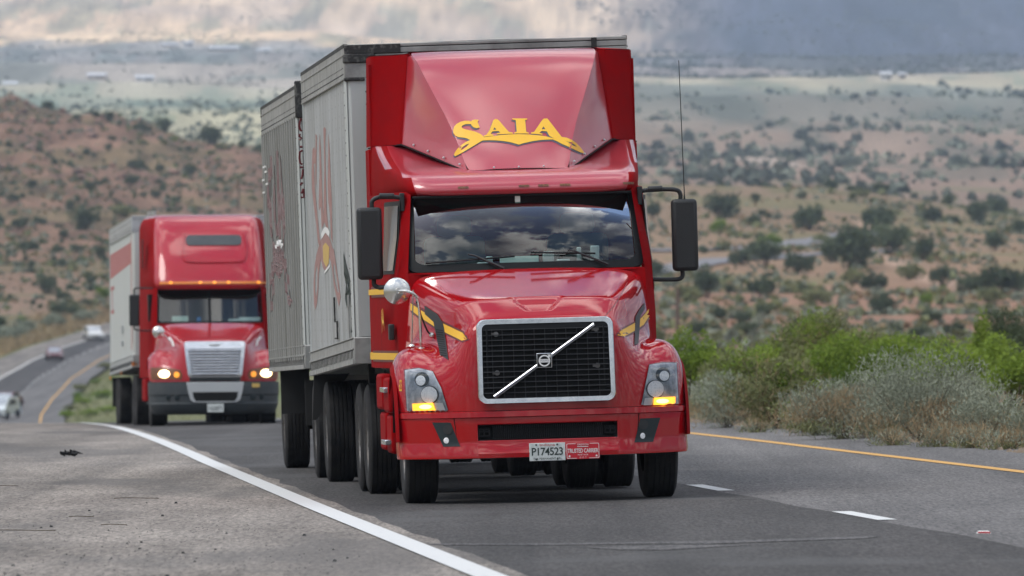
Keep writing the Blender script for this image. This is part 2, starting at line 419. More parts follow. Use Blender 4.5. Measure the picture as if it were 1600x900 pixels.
def terrain_mesh():
    px = np.concatenate([np.arange(-380, 1980, 7.0)])
    th = np.arctan((px-800)/F)
    side = np.radians(np.concatenate([np.arange(7, 20, 1.2), np.arange(20, 180, 6)]))
    th = np.concatenate([-side[::-1], th, side])
    rr = [1.5]
    while rr[-1] < 21000:
        r = rr[-1]
        step = r*.03 if r < 60 else (r*.012 if r < 1000 else (r*.0075 if r < 2200 else r*.016))
        rr.append(r+max(step, .4))
    rr = np.array(rr); TH, RR = np.meshgrid(th, rr)
    X = RR*np.sin(TH); Y = RR*np.cos(TH)
    Z = terrain(X, Y)
    off = X-fog(Y)
    bed = (1-sst(0, 2.0, np.maximum(-4.2-off, off-9.8)))*(Y < 1150)*(Y > -80)
    Z = Z-bed*np.where(Y > 240, .35, .10)
    nr, nc = X.shape
    V = np.stack([X, Y, Z], -1).reshape(-1, 3)
    i = np.arange(nr-1)[:, None]*nc; j = np.arange(nc-1)[None, :]
    a = (i+j).ravel(); fs = np.stack([a, a+1, a+nc+1, a+nc], 1)
    last = np.arange(nr-1)*nc+nc-1; first = np.arange(nr-1)*nc
    fs = np.concatenate([fs, np.stack([last, first, first+nc, last+nc], 1)])
    me = bpy.data.meshes.new('ground')
    c = len(V); V = np.concatenate([V, [[0, 0, 0.02]]])
    me.from_pydata(V.tolist(), [], fs.tolist()+[(k, c, (k+1) % nc) for k in range(nc)])
    me.polygons.foreach_set('use_smooth', [True]*len(me.polygons))
    # ground colour by place: soil, plants, and painted sunlit and cloud-shaded far bands
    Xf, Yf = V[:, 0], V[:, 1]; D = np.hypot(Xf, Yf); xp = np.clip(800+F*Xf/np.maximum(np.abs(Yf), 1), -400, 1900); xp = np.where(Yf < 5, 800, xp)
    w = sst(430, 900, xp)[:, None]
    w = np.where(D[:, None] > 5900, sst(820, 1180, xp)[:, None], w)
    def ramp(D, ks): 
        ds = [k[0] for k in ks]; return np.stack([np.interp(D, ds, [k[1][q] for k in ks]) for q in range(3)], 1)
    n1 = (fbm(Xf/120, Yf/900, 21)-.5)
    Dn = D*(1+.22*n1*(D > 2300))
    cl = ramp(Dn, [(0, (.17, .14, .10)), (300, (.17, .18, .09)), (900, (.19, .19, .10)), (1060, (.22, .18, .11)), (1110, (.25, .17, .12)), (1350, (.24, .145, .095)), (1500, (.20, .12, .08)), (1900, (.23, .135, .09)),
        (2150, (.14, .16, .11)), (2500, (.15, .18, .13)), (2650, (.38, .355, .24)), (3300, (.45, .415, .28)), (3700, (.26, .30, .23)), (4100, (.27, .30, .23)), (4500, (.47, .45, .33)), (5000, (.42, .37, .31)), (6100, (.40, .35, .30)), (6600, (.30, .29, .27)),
        (7200, (.34, .32, .29)), (7500, (.88, .66, .42)), (8500, (.88, .64, .42)), (8900, (.70, .54, .40)), (9300, (.90, .67, .44)), (14000, (.85, .62, .42))])  # far left slopes: sunlight painted in as very pale tan
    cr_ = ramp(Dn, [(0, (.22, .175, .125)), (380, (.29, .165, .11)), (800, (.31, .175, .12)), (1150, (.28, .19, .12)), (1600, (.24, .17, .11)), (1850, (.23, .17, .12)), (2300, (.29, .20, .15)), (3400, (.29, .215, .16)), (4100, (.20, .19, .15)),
        (4550, (.19, .21, .175)), (4750, (.46, .41, .29)), (5150, (.46, .40, .30)), (5700, (.28, .24, .21)), (6500, (.18, .165, .16)), (7600, (.10, .105, .125)), (9500, (.055, .07, .11)), (14000, (.04, .055, .10))])  # pale band painted as sunlit; mountain's hazy blue put into the colour
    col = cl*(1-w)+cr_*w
    # left top right side of mountain stays pale towards the left
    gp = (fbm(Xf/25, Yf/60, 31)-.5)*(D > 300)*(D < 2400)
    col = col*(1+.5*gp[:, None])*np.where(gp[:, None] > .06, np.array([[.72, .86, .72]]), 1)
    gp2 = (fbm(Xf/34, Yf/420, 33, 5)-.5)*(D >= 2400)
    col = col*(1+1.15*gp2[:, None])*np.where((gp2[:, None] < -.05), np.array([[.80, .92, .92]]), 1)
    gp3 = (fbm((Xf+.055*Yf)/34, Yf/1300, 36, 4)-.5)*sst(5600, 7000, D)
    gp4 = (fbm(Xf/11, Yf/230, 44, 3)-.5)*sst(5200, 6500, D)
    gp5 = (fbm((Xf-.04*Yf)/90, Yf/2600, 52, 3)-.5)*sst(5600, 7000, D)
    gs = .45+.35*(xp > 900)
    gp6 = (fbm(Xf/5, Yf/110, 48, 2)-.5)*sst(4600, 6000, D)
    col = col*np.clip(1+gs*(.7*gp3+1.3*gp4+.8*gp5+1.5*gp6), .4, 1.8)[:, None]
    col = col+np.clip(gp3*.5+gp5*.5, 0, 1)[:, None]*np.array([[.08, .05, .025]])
    rk = np.clip((fbm(Xf/3.2, Yf/16, 61, 3)-.5)*3, -1, 1)*(D > 1380)*(D < 2050)*(1-sst(250, 560, xp))
    col = col*(1+.55*rk)[:, None]
    # worn pale track on the right hill
    tp = np.interp(Yf, [900, 1010, 1150, 1230, 1330, 1400], [59, 50.0, 50.5, 46, 56, 62])
    tk = np.exp(-((Xf-tp)/(1.6+.8*n1))**2)*(Yf > 960)*(Yf < 1400)
    col = col*(1-tk[:, None]*.7)+np.array([[.52, .36, .27]])*tk[:, None]*.7
    me.color_attributes.new('cover_and_light', 'FLOAT_COLOR', 'POINT')
    me.color_attributes['cover_and_light'].data.foreach_set('color', np.concatenate([col, np.ones((len(col), 1))], 1).ravel())
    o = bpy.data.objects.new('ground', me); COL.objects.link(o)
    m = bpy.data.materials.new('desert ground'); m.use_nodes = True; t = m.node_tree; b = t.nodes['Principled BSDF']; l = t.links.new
    at = t.nodes.new('ShaderNodeAttribute'); at.attribute_name = 'cover_and_light'
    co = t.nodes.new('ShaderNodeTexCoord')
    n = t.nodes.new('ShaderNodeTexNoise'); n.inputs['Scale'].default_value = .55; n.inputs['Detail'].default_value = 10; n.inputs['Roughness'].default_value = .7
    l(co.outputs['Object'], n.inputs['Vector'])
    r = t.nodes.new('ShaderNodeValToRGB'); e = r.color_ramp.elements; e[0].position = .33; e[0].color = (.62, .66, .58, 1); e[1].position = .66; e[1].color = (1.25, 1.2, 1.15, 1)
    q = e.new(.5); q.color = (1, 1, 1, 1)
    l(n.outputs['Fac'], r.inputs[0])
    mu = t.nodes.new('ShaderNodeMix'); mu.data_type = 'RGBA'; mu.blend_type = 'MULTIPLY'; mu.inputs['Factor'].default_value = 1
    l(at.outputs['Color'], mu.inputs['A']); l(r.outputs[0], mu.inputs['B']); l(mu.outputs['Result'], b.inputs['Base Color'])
    b.inputs['Roughness'].default_value = .95; b.inputs['Specular IOR Level'].default_value = .15
    bp = t.nodes.new('ShaderNodeBump'); bp.inputs['Strength'].default_value = .5; bp.inputs['Distance'].default_value = .3; l(n.outputs['Fac'], bp.inputs['Height']); l(bp.outputs[0], b.inputs['Normal'])
    me.materials.append(m); tag(o, kind='structure'); return o
ground = terrain_mesh()

# ------------------------------------------------------------------ highway
def strip(name, offs0, offs1, ys, mat_, lift, kind='structure', ncross=1, label=None, cat=None, group=None):
    mb = MB(); rows = []
    for Y in ys:
        f = float(fog(Y)); a = offs0(Y) if callable(offs0) else offs0; b = offs1(Y) if callable(offs1) else offs1
        # unit direction across the road
        s = float(fog(Y+1)-fog(Y-1))/2; c = 1/math.sqrt(1+s*s)
        row = []
        for k in range(ncross+1):
            q = a+(b-a)*k/ncross; x = f+q*c; y = Y-q*s*c*0
            row.append((x, y, float(terrain(np.array([x]), np.array([y]), False)[0])+lift))
        rows.append(row)
    mb.grid(rows); o = obj(name, mb, mat_, recalc=False)
    for p in o.data.polygons:
        if p.normal.z < 0: o.data.flip_normals(); break
    return tag(o, label, cat, group, kind)
YS = [float(y) for y in list(np.arange(-70, 110, 2.0))+list(np.arange(110, 235, 5))+list(np.arange(235, 600, 12))+list(np.arange(600, 1150, 8))]
def asphalt(name, c0, c1, fine=120, spk=(.5, .5, .5), rough=.85, patch=None, strd=None):
    m = bpy.data.materials.new(name); m.use_nodes = True; t = m.node_tree; b = t.nodes['Principled BSDF']; l = t.links.new
    co = t.nodes.new('ShaderNodeTexCoord')
    n = t.nodes.new('ShaderNodeTexNoise'); n.inputs['Scale'].default_value = .8; n.inputs['Detail'].default_value = 8; n.inputs['Roughness'].default_value = .6
    mp = t.nodes.new('ShaderNodeMapping'); mp.inputs['Scale'].default_value = (1, .18, 1); l(co.outputs['Object'], mp.inputs[0]); l(mp.outputs[0], n.inputs['Vector'])
    r = t.nodes.new('ShaderNodeValToRGB'); r.color_ramp.elements[0].position = .35; r.color_ramp.elements[0].color = (*c0, 1); r.color_ramp.elements[1].position = .65; r.color_ramp.elements[1].color = (*c1, 1)
    l(n.outputs['Fac'], r.inputs[0])
    v = t.nodes.new('ShaderNodeTexNoise'); v.inputs['Scale'].default_value = fine; v.inputs['Detail'].default_value = 3; v.inputs['Roughness'].default_value = .8
    mp2 = t.nodes.new('ShaderNodeMapping'); mp2.inputs['Scale'].default_value = (1, .08, 1); l(co.outputs['Object'], mp2.inputs[0])
    l(mp2.outputs[0], v.inputs['Vector'])
    r2 = t.nodes.new('ShaderNodeValToRGB'); r2.color_ramp.elements[0].position = .30; r2.color_ramp.elements[0].color = (.25, .25, .25, 1); r2.color_ramp.elements[1].position = .70; r2.color_ramp.elements[1].color = (1.8, 1.75, 1.7, 1)
    l(v.outputs['Fac'], r2.inputs[0])
    mu = t.nodes.new('ShaderNodeMix'); mu.data_type = 'RGBA'; mu.blend_type = 'MULTIPLY'; mu.inputs['Factor'].default_value = .8
    l(r.outputs[0], mu.inputs['A']); l(r2.outputs[0], mu.inputs['B']); last = mu.outputs['Result']
    if patch:
        for (px, py, sx, sy, colr, st, thr) in patch:
            mpp = t.nodes.new('ShaderNodeMapping'); mpp.inputs['Location'].default_value = (px, py, 0); mpp.inputs['Scale'].default_value = (sx, sy, 1); l(co.outputs['Object'], mpp.inputs[0])
            nn = t.nodes.new('ShaderNodeTexNoise'); nn.inputs['Scale'].default_value = 1; nn.inputs['Detail'].default_value = 6; l(mpp.outputs[0], nn.inputs['Vector'])
            rr = t.nodes.new('ShaderNodeValToRGB'); rr.color_ramp.elements[0].position = thr; rr.color_ramp.elements[0].color = (0, 0, 0, 1); rr.color_ramp.elements[1].position = thr+.08; rr.color_ramp.elements[1].color = (st, st, st, 1); l(nn.outputs['Fac'], rr.inputs[0])
            m2 = t.nodes.new('ShaderNodeMix'); m2.data_type = 'RGBA'; l(rr.outputs[0], m2.inputs['Factor']); l(last, m2.inputs['A']); m2.inputs['B'].default_value = (*colr, 1); last = m2.outputs['Result']
    mp4 = t.nodes.new('ShaderNodeMapping'); mp4.inputs['Scale'].default_value = (1.5, .012, 1); mp4.inputs['Rotation'].default_value = (0, 0, .072); l(co.outputs['Object'], mp4.inputs[0])
    n4 = t.nodes.new('ShaderNodeTexNoise'); n4.inputs['Scale'].default_value = 1; n4.inputs['Detail'].default_value = 5; l(mp4.outputs[0], n4.inputs['Vector'])
    r4 = t.nodes.new('ShaderNodeValToRGB'); r4.color_ramp.elements[0].position = .35; r4.color_ramp.elements[0].color = (.78, .78, .78, 1); r4.color_ramp.elements[1].position = .68; r4.color_ramp.elements[1].color = (1.18, 1.17, 1.16, 1); l(n4.outputs['Fac'], r4.inputs[0])
    m4 = t.nodes.new('ShaderNodeMix'); m4.data_type = 'RGBA'; m4.blend_type = 'MULTIPLY'; m4.inputs['Factor'].default_value = 1; l(last, m4.inputs['A']); l(r4.outputs[0], m4.inputs['B']); last = m4.outputs['Result']
    l(last, b.inputs['Base Color']); b.inputs['Roughness'].default_value = rough; b.inputs['Specular IOR Level'].default_value = .3
    bp = t.nodes.new('ShaderNodeBump'); bp.inputs['Strength'].default_value = .35; bp.inputs['Distance'].default_value = .004; l(v.outputs['Fac'], bp.inputs['Height']); l(bp.outputs[0], b.inputs['Normal'])
    return m
A_dark = asphalt('dark asphalt', (.050, .049, .049), (.070, .068, .068), 36, patch=[(3, 1, .35, .22, (.10, .10, .10), .5, .56)])
A_mid = asphalt('worn grey asphalt', (.118, .117, .118), (.155, .153, .153), 36)
A_sh = asphalt('pale tan shoulder asphalt', (.158, .144, .130), (.27, .248, .225), 30, patch=[(7, 4, .5, .10, (.11, .105, .10), .6, .52), (2, 9, 9, 1.2, (.05, .045, .04), .8, .70)])
def paint(name, col, col2, thr=.62):
    return mat(name, col, .6, ncol=col2, nscale=9, nlo=thr, nhi=thr+.06, bump=.1, bscale=60)
P_white = paint('white road paint', (.66, .67, .66), (.42, .42, .41))
P_yel = paint('yellow road paint', (.66, .36, .08), (.45, .28, .10))
strip('left_shoulder', -4.0, lambda Y: .26+.03*math.sin(Y*1.7)+.02*math.sin(Y*4.1), YS, A_sh, .004, ncross=6)
strip('driving_lane', lambda Y: .26+.03*math.sin(Y*1.7)+.02*math.sin(Y*4.1), lambda Y: 3.74+.03*math.sin(Y*.9), YS, A_dark, .004)
strip('passing_lane', lambda Y: 3.74+.03*math.sin(Y*.9), 9.1, YS, A_mid, .004)
strip('edge_line', -.10, .11, YS, P_white, .012)
strip('median_line', 7.10, 7.26, YS, P_yel, .009)
rngd = random.Random(3)
y = 62.0-3*12.2; k = 0
while y < 1100:
    if y < 215 or y > 640:
        L_ = 3.1
        o = strip('lane_dash', 3.73, 3.88, list(np.arange(y, y+L_+.1, L_/4)), P_white, .009)
        for q in ('kind',): del o[q]
        lab = None
        if 55 < y < 70: lab = 'white dash nearer the camera on the asphalt seam'
        elif 70 < y < 80: lab = 'white dash beside the front wheel of the red truck'
        tag(o, lab or ('white lane dash on the distant bend of the highway' if y > 600 else 'white lane dash on the near highway hidden by the trucks'), 'road marking', 'white lane dashes')
    y += 12.35
# far second road on the right hill
def roadpath(name, pts, w, m):
    mb = MB(); rows = []
    P = catmull([(*p, 0) for p in pts], 8)
    for i, p in enumerate(P):
        a = P[max(i-1, 0)]; b = P[min(i+1, len(P)-1)]; d = Vector((b[0]-a[0], b[1]-a[1], 0)).normalized(); nn = Vector((-d.y, d.x, 0))
        rows.append([(p[0]+nn.x*w*s, p[1]+nn.y*w*s, float(terrain(np.array([p[0]+nn.x*w*s]), np.array([p[1]+nn.y*w*s]))[0])+.22) for s in (-.5, -.17, .17, .5)])
    mb.grid(rows); return tag(obj(name, mb, m, recalc=True), kind='structure')
M['farroad'] = mat('pale grey distant asphalt', (.20, .195, .205), .9)
roadpath('distant_road', [(8, 1150), (18.8, 1175), (35.2, 1218), (46.5, 1248), (58, 1290)], 8, M['farroad'])
roadpath('distant_road', [(8, 1010), (16.7, 1044), (25.1, 1102), (32.6, 1127), (43.2, 1160), (54, 1195)], 7, M['farroad'])

roadpath('dirt_track', [(62, 2985), (70, 2960), (79, 2800), (84, 2690), (92, 2600)], 16, mat('pale bare dirt', (.40, .31, .24), .95))
# ------------------------------------------------------------------ plants
def leafmat(name, c, c2, rough=.75, trans=.15):
    m = bpy.data.materials.new(name); m.use_nodes = True; t = m.node_tree; b = t.nodes['Principled BSDF']; l = t.links.new
    at = t.nodes.new('ShaderNodeAttribute'); at.attribute_name = 'tint'
    oi = t.nodes.new('ShaderNodeObjectInfo'); ad = t.nodes.new('ShaderNodeMath'); ad.operation = 'MULTIPLY_ADD'; ad.inputs[1].default_value = .35
    l(oi.outputs['Random'], ad.inputs[0]); l(at.outputs['Fac'], ad.inputs[2])
    r = t.nodes.new('ShaderNodeValToRGB'); r.color_ramp.elements[0].color = (*c, 1); r.color_ramp.elements[1].color = (*c2, 1); r.color_ramp.elements[0].position = .1; r.color_ramp.elements[1].position = 1.1 if False else 1.0
    l(ad.outputs[0], r.inputs[0]); l(r.outputs[0], b.inputs['Base Color']); b.inputs['Roughness'].default_value = rough; b.inputs['Specular IOR Level'].default_value = .25
    tr = t.nodes.new('ShaderNodeBsdfTranslucent'); l(r.outputs[0], tr.inputs[0]); ms = t.nodes.new('ShaderNodeMixShader'); ms.inputs[0].default_value = trans
    l(b.outputs[0], ms.inputs[1]); l(tr.outputs[0], ms.inputs[2]); l(ms.outputs[0], t.nodes['Material Output'].inputs[0])
    return m
M['juniper'] = leafmat('juniper foliage', (.055, .08, .045), (.13, .165, .085))
M['mesquite'] = leafmat('bright green foliage', (.085, .155, .018), (.26, .36, .05), trans=.3)
M['sage'] = leafmat('grey green sage foliage', (.15, .17, .12), (.34, .37, .28))
M['farleaf'] = leafmat('far hill foliage', (.10, .12, .09), (.18, .20, .15))
M['dry'] = leafmat('dry tan twigs', (.22, .155, .085), (.44, .33, .19))
M['olive'] = leafmat('olive brush foliage', (.13, .15, .06), (.27, .28, .13))
M['bark'] = mat('grey bark', (.10, .08, .06), .9)
def foliage_mesh(n, rx, ry, rz, leaf, asp, seed, clumps=14, upright=0.0, shell=.55, zc=None, cr=.42):
    """leaf-sized faces spread through clumps filling an uneven crown; base of the plant at z=0"""
    g = np.random.default_rng(seed); zc = rz*.95 if zc is None else zc
    cc = []
    for i in range(clumps):
        d = g.normal(size=3); d /= np.linalg.norm(d); d[2] = abs(d[2])*1.0-.25 if d[2] > -.9 else d[2]
        q = .35+.5*g.random(); cc.append(np.append(d*q, cr*(.6+.7*g.random())))
    cc = np.array(cc); idx = g.integers(0, clumps, n); c = cc[idx]
    d = g.normal(size=(n, 3)); d /= np.linalg.norm(d, axis=1)[:, None]
    rad = shell+(1-shell)*g.random(n)**.7; rad = np.where(g.random(n) < .08, rad*1.35, rad)
    P = (c[:, :3]+d*(rad*c[:, 3])[:, None])*np.array([rx, ry, rz])+np.array([0, 0, zc])
    P[:, 2] = np.maximum(P[:, 2], .02+.1*rz*g.random(n))
    u = g.normal(size=(n, 3)); u[:, 2] = u[:, 2]*(1-upright)+upright*2.5*np.sign(g.random(n)-.1)
    u += d*.5; u /= np.linalg.norm(u, axis=1)[:, None]
    w = np.cross(u, g.normal(size=(n, 3))); w /= np.linalg.norm(w, axis=1)[:, None]
    s = leaf*(.6+.8*g.random(n))[:, None]
    V = np.stack([P-w*s*asp*.5, P+w*s*asp*.5, P+u*s+w*s*asp*.3, P+u*s-w*s*asp*.2], 1).reshape(-1, 3)
    tint = np.repeat(np.clip(.45+.5*(cc[idx, 2])*.4+(g.random(clumps)[idx]-.5)*.5+g.normal(size=n)*.12, 0, 1), 4)
    return V, tint
def foliage(name, specs, mats, parent=None):
    Vs = []; Ts = []; Mi = []
    for i, (V, t) in enumerate(specs): Vs.append(V); Ts.append(t); Mi += [i]*(len(V)//4)
    V = np.concatenate(Vs); T = np.concatenate(Ts); n = len(V)//4
    me = bpy.data.meshes.new(name); me.vertices.add(len(V)); me.vertices.foreach_set('co', V.ravel())
    me.loops.add(4*n); me.loops.foreach_set('vertex_index', np.arange(4*n)); me.polygons.add(n); me.polygons.foreach_set('loop_start', np.arange(n)*4)
    for m in mats: me.materials.append(m)
    me.polygons.foreach_set('material_index', Mi); me.update(); me.validate()
    a = me.attributes.new('tint', 'FLOAT', 'POINT'); a.data.foreach_set('value', T)
    o = bpy.data.objects.new(name, me); COL.objects.link(o)
    if parent: o.parent = parent
    return o
def stems(n, rx, ry, h, r, seed, parent, mat_=None, name='stem'):
    g = random.Random(seed); mb = MB()
    for i in range(n):
        a = g.uniform(0, 6.283); q = g.uniform(.2, .9); hh = h*g.uniform(.6, 1)
        p1 = (math.cos(a)*rx*q*.35, math.sin(a)*ry*q*.35, hh*.4); p2 = (math.cos(a)*rx*q*.85, math.sin(a)*ry*q*.85, hh)
        mb.tube([(g.uniform(-.05, .05)*rx, g.uniform(-.05, .05)*ry, 0), p1, p2], [r, r*.7, r*.25], 5)
    return obj(name, mb, mat_ or M['bark'], parent)
def plant(name, label, cat, group, X, Y, scale=1, rz=0, specs=None, mats=None, st=None, trunk='stem', sink=.05):
    t = thing(name, label, cat, Matrix.Translation((X, Y, tz(X, Y)-sink)) @ Matrix.Rotation(rz, 4, 'Z') @ Matrix.Scale(scale, 4), group)
    foliage('foliage', specs, mats, t)
    if st: stems(*st, t, name=trunk)
    return t

# ------------------------------------------------------------------ shrubs on the hills: (X, Y, width, kind)
HILL_R = [(44.1, 1072.8, 7.75, 0), (51.8, 1145.5, 5.23, 0), (41.9, 1101.7, 4.19, 0), (54.3, 1116.3, 5.09, 0), (55.7, 1280.6, 5.84, 0), (58.3, 1257.4, 4.78, 4), (35.6, 1051.1, 3.84, 0), (32.4, 1079.9, 5.09, 0), (29.6, 1087.4, 2.98, 0), (40.4, 939.9, 3.72, 0), (40.7, 1000.1, 4.18, 4), (48.2, 1018.3, 4.26, 4), (50.3, 986.6, 3.15, 0), (36.0, 816.6, 3.23, 0), (42.6, 860.1, 2.35, 1), (49.1, 900.0, 4.24, 0), (51.3, 886.8, 4.86, 0), (57.1, 949.9, 4.33, 0), (49.3, 866.5, 3.62, 4), (31.3, 866.5, 3.82, 4), (26.4, 893.2, 3.12, 0), (20.9, 900.0, 4.11, 0), (18.2, 886.8, 4.05, 4), (19.1, 683.3, 2.18, 0), (37.9, 759.9, 2.08, 0), (45.3, 1281.3, 6.04, 0), (37.8, 1307.6, 2.98, 0), (34.4, 1371.4, 6.26, 0), (30.9, 1260.2, 3.83, 1), (22.4, 1349.0, 3.69, 0), (70.0, 1405.3, 4.92, 0), (72.5, 1382.5, 2.94, 0), (81.2, 1463.0, 5.56, 0), (68.3, 1189.0, 3.8, 0), (79.1, 1316.9, 4.01, 0), (70.3, 1600.2, 3.41, 0), (83.2, 1600.2, 2.92, 0), (64.9, 1566.0, 4.05, 4), (61.9, 1643.7, 4.5, 0), (43.5, 1755.9, 3.74, 0), (43.5, 1504.3, 2.29, 0), (55.5, 1714.2, 1.83, 0), (38.2, 1478.3, 2.25, 0), (51.2, 1683.2, 3.84, 0), (38.7, 1727.1, 3.15, 0), (65.8, 1461.2, 2.89, 4), (37.7, 1223.5, 3.16, 1), (45.8, 1243.1, 2.84, 4), (41.9, 1411.3, 1.93, 0), (92.5, 1600.2, 4.87, 0), (102.5, 1738.8, 4.5, 4), (17.0, 1014.4, 3.86, 0), (26.5, 1163.7, 1.77, 0), (36.9, 1170.8, 1.07, 4), (41.1, 1200.0, 2.28, 4)]
HILL_L = [(-65.1, 1179.0, 3.41, 0), (-77.1, 1342.1, 3.67, 0), (-72.3, 1342.1, 2.25, 0), (-67.2, 1257.9, 1.91, 0), (-75.0, 1297.3, 1.38, 0), (-60.6, 1210.6, 1.84, 0), (-56.1, 1152.7, 2.45, 1), (-58.2, 1081.5, 2.8, 0), (-56.3, 1081.5, 2.14, 0), (-61.2, 1052.6, 1.76, 1), (-59.3, 1020, 4.0, 2), (-56.6, 1040, 3.6, 2), (-54.0, 1060.5, 3.23, 2), (-60.3, 985, 4.0, 2), (-58.6, 992, 3.4, 2), (-62.5, 1020, 2.9, 0), (-53.3, 1078.9, 2.46, 2), (-72.9, 1426.3, 4.77, 0), (-74.8, 1405.3, 2.14, 0), (-83.2, 1421.0, 2.81, 0), (-92.5, 1559.0, 2.37, 0), (-82.6, 1468.5, 2.68, 0), (-72.0, 1323.6, 1.61, 0), (-68.4, 1323.6, 2.01, 0), (-64.5, 1315.8, 2.4, 0), (-104.2, 1889.8, 3.16, 0), (-96.9, 1874.8, 2.28, 0), (-92.7, 1876.0, 2.0, 0), (-89.8, 1874.3, 2.85, 0), (-83.1, 1876.9, 3.43, 0), (-78.7, 1900.0, 4.33, 0), (-81.2, 1880.3, 2.0, 0), (-67.5, 1889.4, 5.75, 0), (-64.6, 1865.9, 3.41, 4), (-60.7, 1891.9, 2.3, 0), (-56.4, 1873.9, 3.14, 0), (-76.4, 1711.3, 3.64, 0), (-72.4, 1730.4, 2.37, 0), (-66.4, 1740.1, 3.71, 0), (-58.9, 1700.9, 2.07, 0), (-56.0, 1720.6, 2.62, 4), (-73.1, 1614.8, 3.19, 0), (-66.8, 1577.5, 2.64, 0), (-64.7, 1637.3, 1.74, 0), (-64.7, 1811.6, 2.76, 4), (-74.6, 1858.4, 1.98, 1), (-79.2, 1800.8, 2.74, 4), (-69.3, 1494.8, 4.55, 4), (-51.8, 1565.8, 1.67, 0), (-48.9, 1586.4, 2.41, 4), (-58.7, 1544.8, 2.35, 4), (-79.5, 1584.9, 2.17, 0), (-79.2, 1639.2, 1.99, 0), (-81.3, 1550.1, 2.36, 0), (-90.6, 1588.9, 2.42, 0), (-98.7, 1653.4, 2.01, 0), (-89.3, 1654.2, 2.01, 4), (-100.8, 1791.2, 2.45, 4), (-88.6, 1751.1, 2.13, 0), (-104.1, 1743.7, 1.86, 0), (-90.1, 1481.6, 2.7, 0), (-73.8, 1481.6, 2.03, 0)]
VERGE_L = [(-36.4, 688.0, 1.57, 3), (-34.8, 693.1, 1.79, 3), (-37.6, 738.6, 1.69, 3), (-37.2, 763.9, 2.09, 3), (-38.6, 819.6, 1.87, 3), (-40.8, 794.3, 1.57, 4), (-37.7, 718.4, 1.2, 4), (-37.6, 844.9, 2.57, 4), (-40.5, 819.6, 1.37, 3), (-34.1, 705.7, 1.61, 3), (-32.5, 718.4, 1.64, 3), (-34.1, 794.3, 1.81, 3), (-30.3, 718.4, 1.86, 3), (-29.9, 756.3, 1.73, 4), (-26.8, 705.7, 2.15, 3), (-24.2, 693.1, 2.11, 3), (-22.5, 705.7, 2.15, 3), (-42.6, 882.9, 1.75, 4), (-39.1, 756.3, 1.15, 1)]
KIND = {0: ('juniper', 'dark green juniper'), 1: ('bush', 'bright green round bush'), 2: ('sagebrush', 'pale grey green sagebrush'), 3: ('bush', 'low bright green bush'), 4: ('bush', 'low dull olive bush')}
def proto(kind, s):
    rz = {0: .42, 1: .42, 2: .26, 3: .25, 4: .25}[kind]
    m = {0: 'juniper', 1: 'mesquite', 2: 'sage', 3: 'mesquite', 4: 'olive'}[kind]
    t = thing(KIND[kind][0], 'x', 'shrub')
    foliage('foliage', [foliage_mesh(1500 if kind == 0 else 900, .42, .42, rz, .052, .8, s, 16, shell=.55, zc=rz*.85)], [M[m]], t)
    stems(5, .5, .5, rz*1.2, .018, s, t, name='trunk' if kind == 0 else 'stem')
    return t
PROTO = {k: [proto(k, 100+k*10+i) for i in range(3 if k == 0 else 2)] for k in range(5)}
used = set()
def put(X, Y, w, k, label, group, rs, cat='shrub', hs=1.0):
    p = PROTO[k][rs.randrange(len(PROTO[k]))]
    o = p if p.name not in used else copy_tree(p)
    used.add(p.name)
    sx = w*rs.uniform(.95, 1.1)
    o.matrix_world = Matrix.Translation((X, Y, tz(X, Y)-.04*w)) @ Matrix.Rotation(rs.uniform(0, 6.28), 4, 'Z') @ Matrix.Diagonal((sx, w*rs.uniform(.9, 1.15), w*hs*rs.uniform(.85, 1.1), 1))
    tag(o, label, cat, group)
    return o
rs = random.Random(5)
NAMED_R = {0: 'largest dark juniper of the thicket on the right hillside', 14: 'small bright round bush alone below the thicket on the right hillside', 13: 'dark wide juniper lowest on the pink slope above the roadside brush',
 8: 'small dark juniper at the left end of the row below the distant road', 6: 'dark juniper at the right end of the row below the distant road', 7: 'middle juniper of the row below the distant road',
 23: 'lone blue green juniper on the bare pink slope right of the wooden post', 35: 'tall dark juniper on the skyline of the near right hill', 36: 'small round juniper on the skyline near the right edge', 28: 'bright green bush beside the distant road'}
ORD = 'first second third fourth fifth sixth seventh eighth ninth tenth eleventh twelfth thirteenth fourteenth fifteenth sixteenth seventeenth eighteenth'.split()
def ranks(lst, bands, noun):
    out = {}
    for lo, hi, place_ in bands:
        for k in (0, 1, 2, 3, 4):
            sel = sorted([i for i, q in enumerate(lst) if lo <= q[1] < hi and q[3] == k], key=lambda i: lst[i][0]/lst[i][1])
            for n_, i in enumerate(sel): out[i] = ('%s %s from the left %s' % (ORD[n_], noun[k], place_)) if len(sel) > 1 else 'only %s %s' % (noun[k], place_)
    return out
NN = {0: 'dark juniper', 1: 'bright green bush', 2: 'pale sagebrush', 3: 'bright low bush', 4: 'dull olive bush'}
RR_ = ranks(HILL_R, [(0, 880, 'low on the pink right slope'), (880, 1000, 'on the right slope below the thicket'), (1000, 1150, 'around the distant road on the right'), (1150, 1300, 'just above the distant road'), (1300, 1480, 'on the upper right slope'), (1480, 9999, 'on the right hill skyline')], NN)
RL_ = ranks(HILL_L, [(0, 1095, 'at the foot of the left hill'), (1095, 1290, 'low on the bare left slope'), (1290, 1400, 'on the lower left hillside'), (1400, 1560, 'midway up the left hillside'), (1560, 1700, 'on the upper left hillside'), (1700, 1845, 'below the left ridge'), (1845, 9999, 'on the left ridge')], NN)
RV_ = ranks(VERGE_L, [(0, 700, 'nearest the crest inside the bend'), (700, 760, 'low inside the bend'), (760, 9999, 'higher up inside the bend')], NN)
for i, (X, Y, w, k) in enumerate(HILL_R):
    put(X, Y, w*1.08, k, NAMED_R.get(i, RR_[i]), 'shrubs on the right hillside', rs, hs=1.0 if k == 0 else 1.1)
